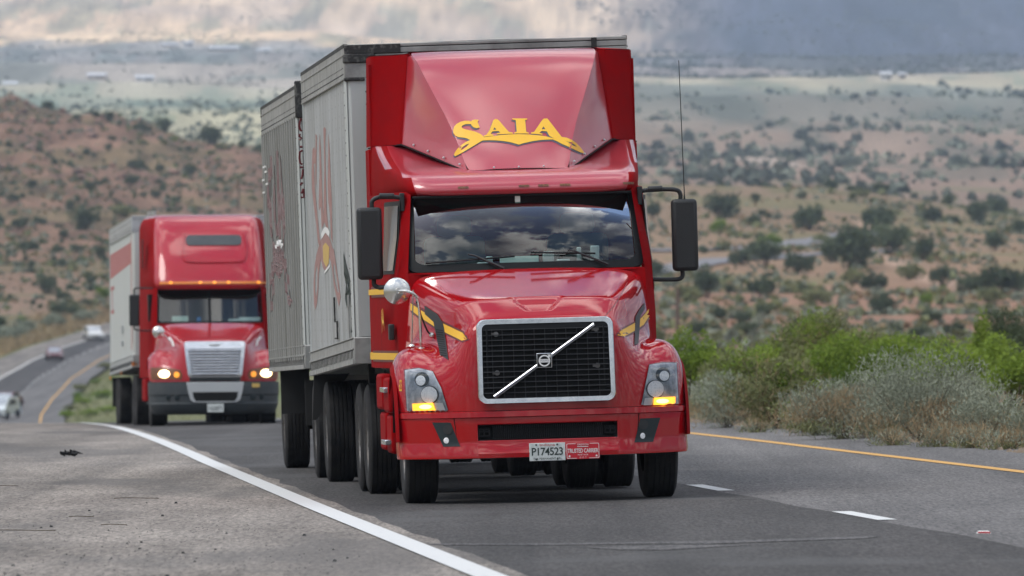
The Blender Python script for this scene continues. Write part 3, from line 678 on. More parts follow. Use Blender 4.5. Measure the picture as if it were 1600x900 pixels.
NAMED_L = {0: 'large round juniper alone on the bare slope above the bend', 1: 'wide dark juniper high above the bend at the left edge', 2: 'upright dark juniper above the large round one', 17: 'broad green juniper on the upper rocky hill at left', 30: 'tallest juniper on the crest of the rocky hill', 32: 'wide dark juniper clump near the crest left of the trailer',
 15: 'second dark juniper at the foot of the left hill', 9: 'small bright green bush in the sage beside the bend', 6: 'bright bush beside the second truck trailer at the hill foot'}
for i, (X, Y, w, k) in enumerate(HILL_L):
    g = 'shrubs on the left hillside'
    put(X, Y, w*1.1, k, NAMED_L.get(i, RL_[i]), g, rs, hs=1.1)
for i, (X, Y, w, k) in enumerate(VERGE_L):
    put(X, Y, w*1.25, k, RV_[i], 'bushes inside the bend', rs, hs=.8)
nscat = 0
for i in range(2000):
    if nscat >= 95: break
    side = rs.random() < .55
    if side: x = rs.uniform(1000, 1640); Y = rs.uniform(560, 1850)
    else: x = rs.uniform(-20, 430); Y = rs.uniform(1075, 1880)
    X = (x-800)/F*Y
    if any(abs(X-q[0]) < 2.6 and abs(Y-q[1]) < 45 for q in HILL_R+HILL_L) or (side and 1075 < Y < 1190 and x < 1260): continue
    nscat += 1; k = rs.choice((0, 0, 4))
    put(X, Y, rs.uniform(1.2, 2.4)*(1 if side else .9), k, {0: 'small dark juniper scattered between the larger ones on the %s hillside' % ('pink right' if side else 'rocky left'), 4: 'small olive bush among the junipers on the %s hillside' % ('pink right' if side else 'rocky left')}[k], 'small shrubs on the %s hillside' % ('right' if side else 'left'), rs)
for k in PROTO:
    for p in PROTO[k]:
        if p.name not in used:
            for c in kids(p): bpy.data.objects.remove(c)
            bpy.data.objects.remove(p)

# low scrub that nobody could count, on the hills and far slopes
def scrub(name, n, fx, size, mats, seed, faces=10, flatn=.7):
    g = np.random.default_rng(seed); pts = []
    V = []; T = []; tot = 0
    X, Y = fx(g, n); Z = terrain(X, Y); s = size(g, X, Y)
    for q in range(faces):
        d = g.normal(size=(n, 3)); d /= np.linalg.norm(d, axis=1)[:, None]
        P = np.stack([X, Y, Z+s*.3], 1)+d*(s*.38)[:, None]*np.array([1, 1, flatn])
        u = g.normal(size=(n, 3)); u /= np.linalg.norm(u, axis=1)[:, None]; w = np.cross(u, g.normal(size=(n, 3))); w /= np.linalg.norm(w, axis=1)[:, None]
        r = (s*.34)[:, None]*(.6+.7*g.random((n, 1)))
        V.append(np.stack([P-u*r-w*r*.6, P+u*r-w*r*.7, P+u*r*.8+w*r, P-u*r*.7+w*r*.8], 1).reshape(-1, 3)); T.append(np.repeat(np.clip(g.normal(.45, .25, n), 0, 1), 4))
    o = foliage(name, [(np.concatenate(V), np.concatenate(T))], mats)
    return tag(o, kind='stuff')
def f_near(g, n):
    x = np.where(g.random(n) < .5, g.uniform(900, 1860, n), g.uniform(-260, 640, n)); R_ = x > 770
    Y = np.where(R_, g.uniform(430, 1900, n), g.uniform(1000, 1950, n)); X = (x-800)/F*Y
    ok = (np.abs(X-fog(Y)-3) > 11) | (Y > 1150)
    ok &= ~(R_ & (Y > 1095) & (Y < 1190) & (x < 1300))
    cl = fbm(X/14, Y/70, 41, 2) > .54
    ok &= cl | (g.random(n) < .16)
    return X[ok], Y[ok]
def wrap(f):
    def h(g, n):
        X, Y = f(g, n); return X, Y
    return h
def scrub2(name, n, f, size, mats, seed, faces=10):
    g = np.random.default_rng(seed); X, Y = f(g, n)
    return scrub(name, len(X), lambda g2, n2: (X, Y), size, mats, seed+1, faces)
scrub2('desert_scrub', 12000, f_near, lambda g, X, Y: .35+.75*g.random(len(X))**2, [M['sage']], 51)
scrub2('desert_scrub', 5000, f_near, lambda g, X, Y: .4+1.0*g.random(len(X))**2, [M['olive']], 61)
scrub2('dry_scrub', 4600, f_near, lambda g, X, Y: .3+.5*g.random(len(X)), [M['dry']], 71)
def f_far(lo, hi, x0, x1, thr, s):
    def f(g, n):
        x = g.uniform(x0, x1, n); Y = lo*np.exp(g.random(n)*math.log(hi/lo)); X = (x-800)/F*Y
        ok = (fbm(X/60, Y/500, s, 3) > thr) | (g.random(n) < .12)
        return X[ok], Y[ok]
    return f
scrub2('far_scrub', 3000, f_far(1900, 4650, 960, 1660, .62, 81), lambda g, X, Y: 1.0+4.2*g.random(len(X))**3, [M['farleaf']], 82, 12)
scrub2('far_scrub', 8000, f_far(2500, 6500, -40, 620, .55, 91), lambda g, X, Y: .7+1.5*g.random(len(X))**3, [M['farleaf']], 92, 10)
scrub2('mountain_scrub', 9000, f_far(5300, 9800, 900, 1660, .48, 101), lambda g, X, Y: 1.6+2.6*g.random(len(X))**3, [M['farleaf']], 102, 6)
scrub2('far_slope_scrub', 5000, f_far(5600, 9000, -40, 960, .52, 111), lambda g, X, Y: 1.0+1.6*g.random(len(X))**3, [M['sage']], 112, 6)
scrub2('far_brush', 1500, f_far(2300, 4600, -40, 1660, .45, 95), lambda g, X, Y: 1.2+2.2*g.random(len(X)), [M['sage']], 96, 8)


# boulders on the rocky hill
M['rock'] = mat('pink granite', (.32, .19, .14), .9, ncol=(.12, .085, .07), nscale=.6, nlo=.42, nhi=.62, bump=.6, bscale=1.5)
def rockproto(seed):
    b = bmesh.new(); bmesh.ops.create_icosphere(b, subdivisions=3, radius=.5); g = random.Random(seed); o3 = Vector((g.random()*50, g.random()*50, 0))
    planes = [(Vector((g.gauss(0, 1), g.gauss(0, 1), g.gauss(0, .7))).normalized(), g.uniform(.26, .42)) for _ in range(9)]
    for v in b.verts:
        for n, d in planes:
            q = v.co.dot(n)
            if q > d: v.co -= n*(q-d)*.92
        v.co.z *= .7
    me = bpy.data.meshes.new('boulder'); b.to_mesh(me); b.free(); me.materials.append(M['rock'])
    me.polygons.foreach_set('use_smooth', [True]*len(me.polygons)); me.set_sharp_from_angle(angle=R(25))
    o = bpy.data.objects.new('boulder', me); COL.objects.link(o); return o
RP = [rockproto(i) for i in range(4)]; usedr = set()
for i in range(110):
    x = rs.choice((rs.uniform(0, 60), rs.uniform(60, 200), rs.uniform(200, 420))); Y = rs.uniform(1620, 1890) if i % 3 else rs.uniform(1840, 1900); X = (x-800)/F*Y
    p = RP[i % 4]; o = p if i < 4 else p.copy()
    if i >= 4: COL.objects.link(o)
    w = rs.uniform(.5, 1.7)*(1.8 if rs.random() < .15 else 1)
    o.matrix_world = Matrix.Translation((X, Y, tz(X, Y)+.1*w)) @ Matrix.Rotation(rs.uniform(0, 6.28), 4, 'Z') @ Matrix.Diagonal((w, w, w*1.15, 1))
    tag(o, 'pink granite boulder among the rocks of the left hill', 'boulder', 'boulders on the rocky hill')

# roadside brush on the right
def bush(name, label, cat, X, Y, w, h, kind, seed, extra=None, group='roadside brush on the right'):
    n = int(6500*min(2.6, w*h/2.2))
    if kind == 'sage':
        sp = [foliage_mesh(n, w*.5, w*.42, h*.55, .045, .24, seed, 30, upright=.45, shell=.45, zc=h*.46, cr=.38), foliage_mesh(n//3, w*.52, w*.42, h*.30, .04, .2, seed+3, 20, upright=.5, shell=.3, zc=h*.2, cr=.42), foliage_mesh(n//5, w*.46, w*.4, h*.30, .10, .07, seed+1, 16, upright=.7, shell=.3, zc=h*.22)]; ms = [M['sage'], M['sage'], M['dry']]; st = (20, w*.6, w*.45, h*.7, .008, seed)
    elif kind == 'dry':
        sp = [foliage_mesh(n//2, w*.5, w*.4, h*.5, .09, .06, seed, 22, upright=.6, shell=.3, zc=h*.42), foliage_mesh(n//2, w*.5, w*.4, h*.5, .045, .26, seed+1, 22, upright=.4, shell=.3, zc=h*.42), foliage_mesh(n//4, w*.52, w*.4, h*.25, .06, .15, seed+2, 16, upright=.5, shell=.2, zc=h*.18)]; ms = [M['dry'], M['sage'], M['olive']]; st = (16, w*.5, w*.4, h*.8, .008, seed)
    elif kind == 'green':
        sp = [foliage_mesh(n, w*.5, w*.45, h*.52, .05, .45, seed, 24, upright=.1, shell=.6, zc=h*.52, cr=.34)]; ms = [M['mesquite']]; st = (10, w*.5, w*.45, h*.8, .02, seed)
    elif kind == 'mixed':
        sp = [foliage_mesh(n, w*.5, w*.45, h*.52, .05, .4, seed, 22, upright=.3, shell=.5, zc=h*.5, cr=.34), foliage_mesh(n//6, w*.5, w*.45, h*.5, .09, .08, seed+1, 18, upright=.6, shell=.3, zc=h*.42), foliage_mesh(n//3, w*.5, w*.45, h*.52, .05, .4, seed+2, 16, upright=.3, shell=.5, zc=h*.55, cr=.3)]; ms = [M['olive'], M['dry'], M['mesquite']]; st = (14, w*.5, w*.45, h*.9, .012, seed)
    else:
        sp = [foliage_mesh(n, w*.5, w*.45, h*.52, .05, .4, seed, 22, upright=.3, shell=.55, zc=h*.52, cr=.36)]; ms = [M['juniper']]; st = (8, w*.5, w*.45, h*.8, .02, seed)
    return plant(name, label, cat, group, X, Y, 1, seed, sp, ms, st)
def at(x, Y): return (x-800)/F*Y
BR = [('sagebrush', 'large pale grey sagebrush with tan twigs beside the pavement at right', 'shrub', 1440, 103, 2.0, 1.28, 'sage'),
 ('sagebrush', 'tan streaked half dry sagebrush left of the large grey one', 'shrub', 1318, 106, 1.35, .92, 'dry'),
 ('sagebrush', 'grey sagebrush merging into the left flank of the large grey one', 'shrub', 1360, 107, 1.2, 1.05, 'sage'),
 ('sagebrush', 'blue grey sagebrush nearest the front truck on the right verge', 'shrub', 1135, 122, 1.25, .98, 'sage'),
 ('brush', 'olive and tan brush between the two grey sagebrushes', 'shrub', 1215, 119, 1.6, 1.12, 'mixed'),
 ('brush', 'low olive brush at the foot of the tan streaked sagebrush', 'shrub', 1262, 114, 1.0, .6, 'mixed'),
 ('sagebrush', 'pale sagebrush at the right edge behind dry grass', 'shrub', 1545, 100, 1.3, .75, 'sage'),
 ('sagebrush', 'small grey sagebrush cut by the right edge of the photo', 'shrub', 1612, 97, .9, .62, 'sage'),
 ('brush', 'low tan brush beside the right edge of the pavement', 'shrub', 1520, 96, .7, .38, 'dry'),
 ('green_bush', 'round bright green bush seen just over the truck fender', 'shrub', 1074, 146, 1.15, 1.62, 'green'),
 ('green_bush', 'yellow green bush behind the olive brush', 'shrub', 1190, 140, 1.5, 1.35, 'mixed'),
 ('green_bush', 'tall loose green bush with feathery top behind the brush', 'shrub', 1262, 150, 1.7, 2.0, 'mixed'),
 ('green_bush', 'bright yellow green bush above the tan streaked sagebrush', 'shrub', 1330, 145, 1.7, 1.55, 'green'),
 ('green_bush', 'bright green bush directly behind the large grey sagebrush', 'shrub', 1420, 148, 1.8, 1.5, 'green'),
 ('green_bush', 'dark feathery bush in the back row left of centre', 'shrub', 1340, 168, 1.9, 1.95, 'mixed'),
 ('green_bush', 'bright green bush right of the large grey sagebrush', 'shrub', 1500, 142, 1.6, 1.35, 'green'),
 ('green_bush', 'bright low green bush at the right edge', 'shrub', 1590, 128, 1.3, 1.15, 'green'),
 ('green_bush', 'tall dark green bush rising at the right edge', 'shrub', 1585, 165, 1.7, 2.15, 'dark'),
 ('green_bush', 'slim upright green bush beside the tall dark one', 'shrub', 1535, 162, .5, 2.05, 'green'),
 ('green_bush', 'dull green bush in the back row behind the bright ones', 'shrub', 1455, 172, 1.9, 1.65, 'dark'),
 ('green_bush', 'low green bush between the blue grey sagebrush and the truck', 'shrub', 1105, 138, .8, .6, 'mixed')]
BR += [('grass_tuft', 'low tan grass tuft at the pavement edge below the large sagebrush', 'grass', 1392, 99.5, .55, .30, 'dry'),
 ('grass_tuft', 'rust tan grass clump right of the large sagebrush foot', 'grass', 1470, 97.5, .7, .36, 'dry'),
 ('grass_tuft', 'small tan grass tuft below the blue grey sagebrush', 'grass', 1180, 115, .5, .26, 'dry'),
 ('grass_tuft', 'tan grass clump nearest the right edge of the photo', 'grass', 1575, 94.5, .7, .34, 'dry'),
 ('green_bush', 'yellow green bush at the centre of the back row', 'shrub', 1382, 150, 1.3, 1.42, 'green'),
 ('green_bush', 'loose green bush between the feathery ones', 'shrub', 1298, 156, 1.3, 1.5, 'green'),
 ('green_bush', 'bright green bush half hidden by the one at the right edge', 'shrub', 1548, 150, 1.5, 1.45, 'green'),
 ('brush', 'grey olive brush behind the blue grey sagebrush', 'shrub', 1160, 134, 1.4, 1.25, 'mixed'),
 ('green_bush', 'small yellow green bush low among the olive brush', 'shrub', 1240, 126, .8, .9, 'green'),
 ('sagebrush', 'grey sagebrush on the right flank of the large one', 'shrub', 1500, 106, 1.3, 1.0, 'sage'),
 ('sagebrush', 'grey sagebrush left of the tan streaked one', 'shrub', 1275, 110, 1.1, .85, 'sage')]
for i, (n_, lab, cat, x, Y, w, h, k) in enumerate(BR): bush(n_, lab, cat, at(x, Y), Y, w*(1.25 if k in ('sage', 'dry') else 1.15), h*(.98 if k in ('sage', 'dry') else 1.02), k, 200+i*7)
# verge grass
g = np.random.default_rng(5)
def blades(name, n, f, h, mats, seed):
    g = np.random.default_rng(seed); X, Y = f(g, n); n = len(X); Z = terrain(X, Y)
    hh = h*(.4+.9*g.random(n)); a = g.random(n)*6.28; w = h*(.05+.04*g.random(n)); l = g.normal(size=(n, 2))*.35*hh[:, None]
    P = np.stack([X, Y, Z-.02], 1); T = P+np.stack([l[:, 0], l[:, 1], hh], 1); s = np.stack([np.cos(a)*w, np.sin(a)*w, 0*a], 1)
    V = np.stack([P-s, P+s, T+s*.3, T-s*.3], 1).reshape(-1, 3)
    return tag(foliage(name, [(V, np.repeat(g.random(n), 4))], mats), kind='stuff')
def f_verge(g, n):
    Y = g.uniform(84, 200, n); off = 9.5+np.abs(g.normal(0, 2.2, n))+.1; X = fog(Y)+off
    ok = fbm(X/.8, Y/2.5, 71, 2) > .5
    return X[ok], Y[ok]
def f_left(g, n):
    x = g.uniform(-240, 640, n); Y = g.uniform(1110, 1930, n); X = (x-800)/F*Y; ok = (fbm(X/10, Y/50, 47, 2) > .48) | (g.random(n) < .3)
    return X[ok], Y[ok]
scrub2('hill_scrub', 2800, f_left, lambda g, X, Y: .4+1.0*g.random(len(X))**2, [M['juniper']], 121)
blades('dry_grass', 30000, f_verge, .22, [M['dry']], 7)
def f_verge2(g, n):
    Y = g.uniform(90, 220, n); X = fog(Y)+9.9+np.abs(g.normal(0, 4, n)); ok = fbm(X/1.2, Y/4, 77, 2) > .5
    return X[ok], Y[ok]
blades('green_grass', 14000, f_verge2, .2, [M['mesquite']], 8)
def f_bend(g, n):
    Y = g.uniform(600, 1000, n); X = fog(Y)+10+g.random(n)**1.4*26
    return X, Y
blades('bend_grass', 6000, f_bend, .5, [M['olive']], 9)
def f_bend2(g, n):
    Y = g.uniform(850, 1120, n); X = fog(Y)-4.5-g.random(n)**1.5*12
    return X, Y
blades('dry_grass', 9000, f_bend2, .8, [M['dry']], 10)

# ------------------------------------------------------------------ wheels
def wheel(parent, u, v, r=.505, w=.28, side=1, dual=False, front=False):
    """tyre with circumferential grooves and a steel rim; side = -1 for image left"""
    t = MB(); h = w/2; prof = [(-h*.9, r*.56), (-h*1.02, r*.74), (-h*.99, r*.90), (-h*.88, r*.975), (-h*.80, r)]
    for k in (-.46, -.15, .15, .46):
        prof += [(h*(k-.035), r), (h*(k-.03), r-.012), (h*(k+.03), r-.012), (h*(k+.035), r)]
    prof += [(h*.80, r), (h*.88, r*.975), (h*.99, r*.90), (h*1.02, r*.74), (h*.9, r*.56)]
    cs = [u] if not dual else [u, u-side*(w+.07)]
    out = []
    for c in cs:
        t = MB(); t.lathe([(a, b) for a, b in prof], (c, v, r), 'x', 48)
        w_ = obj('wheel', t, M['tyre'], parent, ang=28)
        m = MB()
        s = side
        m.lathe([(c-u+u+s*h*.86-c+0, .0)], (c, v, r), 'x', 3) if False else None
        m.lathe([(s*h*.92, r*.58), (s*h*.86, r*.55), (s*h*.55, r*.50), (s*h*(.75 if front else .15), r*.30), (s*h*(.78 if front else .15), r*.17), (s*h*(1.1 if front else .9), r*.15), (s*h*(1.12 if front else .92), 0.005)], (c, v, r), 'x', 32)
        obj('rim', m, M['rim'], w_, ang=30)
        if front:
            n = MB()
            for k in range(10):
                a = 2*math.pi*k/10; n.tube([(c+s*h*.78, v+math.cos(a)*r*.24, r+math.sin(a)*r*.24), (c+s*h*.92, v+math.cos(a)*r*.24, r+math.sin(a)*r*.24)], .018, 6)
            obj('lug_nut', n, M['rim'], w_)
        out.append(w_)
    return out
def sym(rows): return [[(-u, v, w) for u, v, w in reversed(r)][:-1]+list(r) for r in rows]

# ------------------------------------------------------------------ front truck
FT = frame((.325, 71.8, -.312), 4.3, 1.6, -.3)
T1 = thing('truck_tractor', 'red highway truck tractor in front with a tall yellow lettered roof fairing', 'truck', FT)
hood_rows = [
 [(0,.03,.80),(.35,.04,.80),(.60,.07,.80),(.72,.12,.80),(.80,.17,.80),(.92,.27,.80),(1.06,.42,.80),(1.18,.53,.80),(1.235,.62,.80),(1.245,.68,.80)],
 [(0,.035,.98),(.35,.045,.98),(.60,.075,.98),(.72,.125,.98),(.80,.18,.98),(.92,.28,.98),(1.06,.43,.98),(1.18,.55,.98),(1.238,.66,.98),(1.25,.74,.98)],
 [(0,.05,1.16),(.35,.06,1.16),(.60,.09,1.16),(.71,.14,1.15),(.79,.21,1.13),(.92,.32,1.11),(1.05,.47,1.11),(1.17,.59,1.11),(1.232,.72,1.10),(1.25,.82,1.09)],
 [(0,.07,1.35),(.35,.08,1.35),(.60,.11,1.35),(.69,.16,1.33),(.77,.26,1.25),(.90,.40,1.19),(1.04,.55,1.205),(1.16,.66,1.215),(1.225,.80,1.19),(1.25,.90,1.14)],
 [(0,.10,1.53),(.35,.11,1.53),(.59,.14,1.52),(.66,.19,1.49),(.75,.34,1.33),(.88,.52,1.25),(1.02,.68,1.29),(1.14,.78,1.30),(1.215,.90,1.25),(1.25,.98,1.17)],
 [(0,.19,1.612),(.34,.20,1.61),(.575,.23,1.595),(.65,.30,1.54),(.75,.48,1.38),(.87,.66,1.30),(1.0,.82,1.345),(1.12,.90,1.35),(1.21,1.0,1.29),(1.25,1.06,1.19)],
 [(0,.42,1.722),(.36,.425,1.718),(.62,.45,1.69),(.70,.50,1.62),(.79,.66,1.44),(.90,.88,1.345),(1.0,1.0,1.37),(1.12,1.1,1.37),(1.21,1.15,1.30),(1.25,1.18,1.2)],
 [(0,.50,1.756),(.38,.505,1.753),(.65,.53,1.728),(.735,.60,1.65),(.82,.80,1.49),(.95,1.12,1.38),(1.03,1.2,1.375),(1.13,1.27,1.36),(1.21,1.31,1.29),(1.25,1.32,1.17)],
 [(0,.57,1.768),(.40,.575,1.766),(.68,.60,1.745),(.765,.70,1.67),(.86,.92,1.52),(.965,1.16,1.39),(1.04,1.25,1.37),(1.13,1.32,1.35),(1.21,1.36,1.28),(1.25,1.37,1.15)],
 [(0,1.2,1.885),(.5,1.2,1.88),(.84,1.22,1.855),(.92,1.26,1.775),(.99,1.4,1.6),(1.02,1.45,1.4),(1.07,1.5,1.34),(1.14,1.53,1.32),(1.21,1.56,1.24),(1.25,1.58,1.08)],
 [(0,1.80,2.015),(.55,1.80,2.01),(.95,1.81,1.975),(1.02,1.82,1.89),(1.06,1.82,1.65),(1.08,1.8,1.35),(1.1,1.78,1.25),(1.15,1.76,1.18),(1.21,1.75,1.08),(1.25,1.74,.88)]]
hm = MB(); hm.grid(sym(hood_rows))
hood = obj('hood', hm, M['red'], T1, sub=4, ang=180)
# pressed dip above the grille badge, baked into the surface
bpy.context.view_layer.update()
_me = bpy.data.meshes.new_from_object(hood.evaluated_get(bpy.context.evaluated_depsgraph_get()))
hood.modifiers.clear(); hood.data = _me; _me.name = 'hood'
for v in _me.vertices:
    x, y, z = v.co
    if z > 1.6 and .24 < y < .6 and abs(x+.03) < .3:
        half = .10+.12*(y-.26)/.24
        a = max(0, min(1, (half-abs(x+.03))/.03)); b = max(0, min(1, (y-.26)/.03))*max(0, min(1, (.56-y)/.14))
        v.co.z -= .022*a*b
_me.polygons.foreach_set('use_smooth', [True]*len(_me.polygons))
bpy.context.view_layer.update()
BH = bvh_of([hood])

# bumper: plan curve swept through a front profile, with a real central opening
plan = catmull([(0,0),(.3,.005),(.60,.05),(.80,.14),(.95,.26),(1.08,.40),(1.17,.50),(1.22,.58),(1.245,.72)], 5)
plan = [(u, v) for u, v in plan]
us = sorted(set([round(p[0], 3) for p in plan]+[.597]))
def pv(u): return float(np.interp(u, [p[0] for p in plan], [p[1] for p in plan]))
prof = [(.775, .07), (.785, .01), (.782, -.012), (.752, -.016), (.745, .004), (.69, .004), (.68, .004), (.545, .0), (.535, .0), (.515, -.002), (.43, -.05), (.405, -.052), (.402, .05)]
rows = []
for w, dv in prof: rows.append([(s*u, pv(u)+dv, w) for s, u in [(-1, q) for q in reversed(us)]+[(1, q) for q in us[1:]]])
bmb = MB(); n = len(rows[0]); vs = [p for r in rows for p in r]; fs = []
for i in range(len(rows)-1):
    for j in range(n-1):
        if i == 6 and abs(rows[0][j][0]) <= .598 and abs(rows[0][j+1][0]) <= .598: continue
        fs.append((i*n+j, i*n+j+1, (i+1)*n+j+1, (i+1)*n+j))
bmb.add(vs, fs)
bumper = obj('bumper', bmb, M['red'], T1, ang=24, solid=.012)
bpy.context.view_layer.update(); BB = bvh_of([bumper])
q = MB(); q.box(-.62, .62, .12, .16, .52, .70); obj('intake_backing', q, M['void'], bumper)
q = MB()
for k in range(58): x = -.46+k*.0163; q.box(x-.0045, x+.0045, .075, .11, .546, .679)
for z in (.56, .60, .64): q.box(-.47, .48, .085, .10, z, z+.006)
obj('intake_fins', q, M['grille'], bumper, smooth=False)
for s in (-1, 1):
    q = MB()
    for z in (.585, .62, .64): q.box(s*.54-.045, s*.54+.045, .07, .085, z-.005, z+.005)
    for x in (-.045, 0, .045): q.box(s*.54+x-.005, s*.54+x+.005, .069, .086, .58, .645)
    obj('tow_hook', q, M['grille'], bumper, smooth=False)
q = MB(); P = rrect(-.60, .60, .542, .686, .035); Q = rrect(-.585, .585, .556, .672, .026)
fr_ = [[(x, pv(abs(x))-.002, z) for x, z in P], [(x, pv(abs(x))+.03, z) for x, z in Q], [(x, pv(abs(x))+.07, z) for x, z in Q]]
q.grid(fr_, closed=True); obj('opening_trim', q, M['blackgloss'], bumper)
# panel seams of the bumper
for s in (-1, 1):
    q = MB(); pts = [(s*.80, .78), (s*.765, .52), (s*.735, .41)]
    P = []
    for x, z in pts: P.append((x, pv(abs(x))-(.016 if z > .75 else (.006 if z > .5 else .058)), z))
    q.tube(P, .0035, 5); obj('seam', q, M['void'], bumper)
# fog lamps
for s in (-1, 1):
    O = [(-.987, .714), (-.829, .708), (-.752, .502), (-.897, .503)] if s < 0 else [(.79, .695), (.962, .698), (.894, .493), (.735, .492)]
    fl = drape('fog_lamp', flat([O], maxlen=.04), BB, M['foglens'], bumper, off=.004)
    cx, cz = (-.852, .552) if s < 0 else (.813, .544)
    q = MB(); vv = pv(abs(cx))
    nv = Vector((s*.5, -1, 0)).normalized()
    for (r0, y0, mm, nm) in ((.046, 0, 'steel', 'bezel'), (.037, .006, 'lampchrome', 'bulb_lens')):
        q = MB(); q.lathe([(-y0-.012, 0.001), (-y0-.010, r0*.6), (-y0, r0*.9), (-y0+.004, r0), (.03, r0)], (0, 0, 0), 'y', 24)
        oo = obj(nm, q, M[mm], fl); oo.matrix_local = Matrix.Translation((cx, vv-.004, cz)) @ Vector((0, -1, 0)).rotation_difference(nv).to_matrix().to_4x4()
    rr = flat([[(cx+s*.0+.042*math.cos(t*.3927)-.0, cz+.098+.042*math.sin(t*.3927)) for t in range(16)]], maxlen=.03)
    drape('blank_cover', rr, BB, M['black'], fl, off=.009)
# gap between hood and bumper
q = MB(); q.grid([[(s*u, pv(u)+.045, w) for s, u in [(-1, k) for k in reversed(us)]+[(1, k) for k in us[1:]]] for w in (.765, .83)]); obj('seal', q, M['void'], bumper)
# licence plates
pl = MB(); pl.box(-.170, .138, -.062, -.056, .36, .512)
plate = obj('licence_plate', pl, M['plate'], bumper, bev=.003)
place('characters', flat(text='P174523', size=.092, spacing=.92, thick=.0012), M['ink'], plate, (-.016, -.0645, .436), (.92, 0, 0), (0, 0, 1))
place('state_script', flat(text='Indiana', size=.036), M['inkred'], plate, (-.016, -.0645, .495), (1.3, 0, 0), (0, 0, .85))
place('lower_line', flat(text='THE PERMANENT TRL', size=.024, spacing=1.05), M['ink'], plate, (-.016, -.0645, .378), (1, 0, 0), (0, 0, 1))
q = MB()
for x in (-.11, .07):
    q.tube([(x, -.067, .497), (x, -.06, .497)], .008, 8)
    q.tube([(x, -.067, .374), (x, -.06, .374)], .008, 8)
obj('bolt', q, M['ink'], plate)
pl = MB(); pl.box(.144, .432, -.062, -.056, .367, .505)
plate2 = obj('licence_plate', pl, M['platered'], bumper, bev=.003); plate2['label'] = 'red and white carrier plate'
A = (1, 0, 0); B_ = (0, 0, 1)
place('border', flat([rrect(.149, .427, .372, .500, .01), rrect(.153, .423, .376, .496, .008)]), M['white'], plate2, (0, -.0645, 0), A, B_)
place('border_break', flat([rrect(.228, .348, .485, .503, .002), rrect(.236, .34, .368, .382, .002)]), M['platered'], plate2, (0, -.0655, 0), A, B_)
place('characters', flat(text='TRUSTED CARRIER', size=.050, spacing=.93, thick=.0006), M['white'], plate2, (.288, -.0655, .436), (.66, 0, 0), (0, 0, 1))
place('characters', flat(text='OREGON', size=.024, spacing=1.1), M['white'], plate2, (.288, -.067, .490), (.9, 0, 0), (0, 0, 1))
place('characters', flat(text='PARTNER', size=.018, spacing=1.4), M['white'], plate2, (.288, -.0655, .402), (.9, 0, 0), (0, 0, 1))
place('characters', flat(text='DOT', size=.020, spacing=1.8), M['white'], plate2, (.288, -.067, .379), (1, 0, 0), (0, 0, 1))
place('rule', flat([[(.24, .470), (.335, .470), (.335, .475), (.24, .475)]]), M['white'], plate2, (0, -.0655, 0), A, B_)
def star(cx, cz, r): return [(cx+(r if k % 2 == 0 else r*.42)*math.sin(k*math.pi/5), cz+(r if k % 2 == 0 else r*.42)*math.cos(k*math.pi/5)) for k in range(10)]
place('star', flat([star(.172, .392, .013), star(.404, .392, .013)]), M['white'], plate2, (0, -.0655, 0), A, B_)

# grille
def gv(z): return float(np.interp(z, [.8, 1.0, 1.35, 1.6], [.0, .0, .035, .07]))-.012
G0 = rrect(-.592, .592, .855, 1.578, .07, 6); G1 = rrect(-.545, .545, .903, 1.532, .045, 6)
G0 = [(x*(1.0-(z-.85)*.02), z) for x, z in G0]; G1 = [(x*(1.0-(z-.85)*.02), z) for x, z in G1]
q = MB(); q.grid([[(x, gv(z)+.05, z) for x, z in G0], [(x, gv(z)-.008, z) for x, z in G0], [(x*.985, gv(z)-.022, 1.2165+(z-1.2165)*.985) for x, z in G0], [(x*1.006, gv(z)-.018, 1.2165+(z-1.2165)*1.01) for x, z in G1], [(x, gv(z)-.004, z) for x, z in G1], [(x, gv(z)+.05, z) for x, z in G1]], closed=True)
grille = obj('grille', q, M['chrome'], T1, ang=45)
q = MB(); q.add([(x, gv(z)+.012, z) for x, z in G1], [tuple(range(len(G1)))]); obj('backing', q, M['void'], grille)
q = MB()
for k in range(1, 14):
    z = .903+k*.629/14; q.hexa([(-.545, gv(z)-.012, z-.004), (.545, gv(z)-.012, z-.004), (.545, gv(z)+.012, z-.004), (-.545, gv(z)+.012, z-.004), (-.545, gv(z)-.008, z+.004), (.545, gv(z)-.008, z+.004), (.545, gv(z)+.012, z+.004), (-.545, gv(z)+.012, z+.004)])
for k in range(1, 12):
    x = -.545+k*1.09/12
    q.hexa([(x-.004, gv(.903)-.004, .903), (x+.004, gv(.903)-.004, .903), (x+.004, gv(.903)+.012, .903), (x-.004, gv(.903)+.012, .903), (x-.004, gv(1.532)-.004, 1.532), (x+.004, gv(1.532)-.004, 1.532), (x+.004, gv(1.532)+.012, 1.532), (x-.004, gv(1.532)+.012, 1.532)])
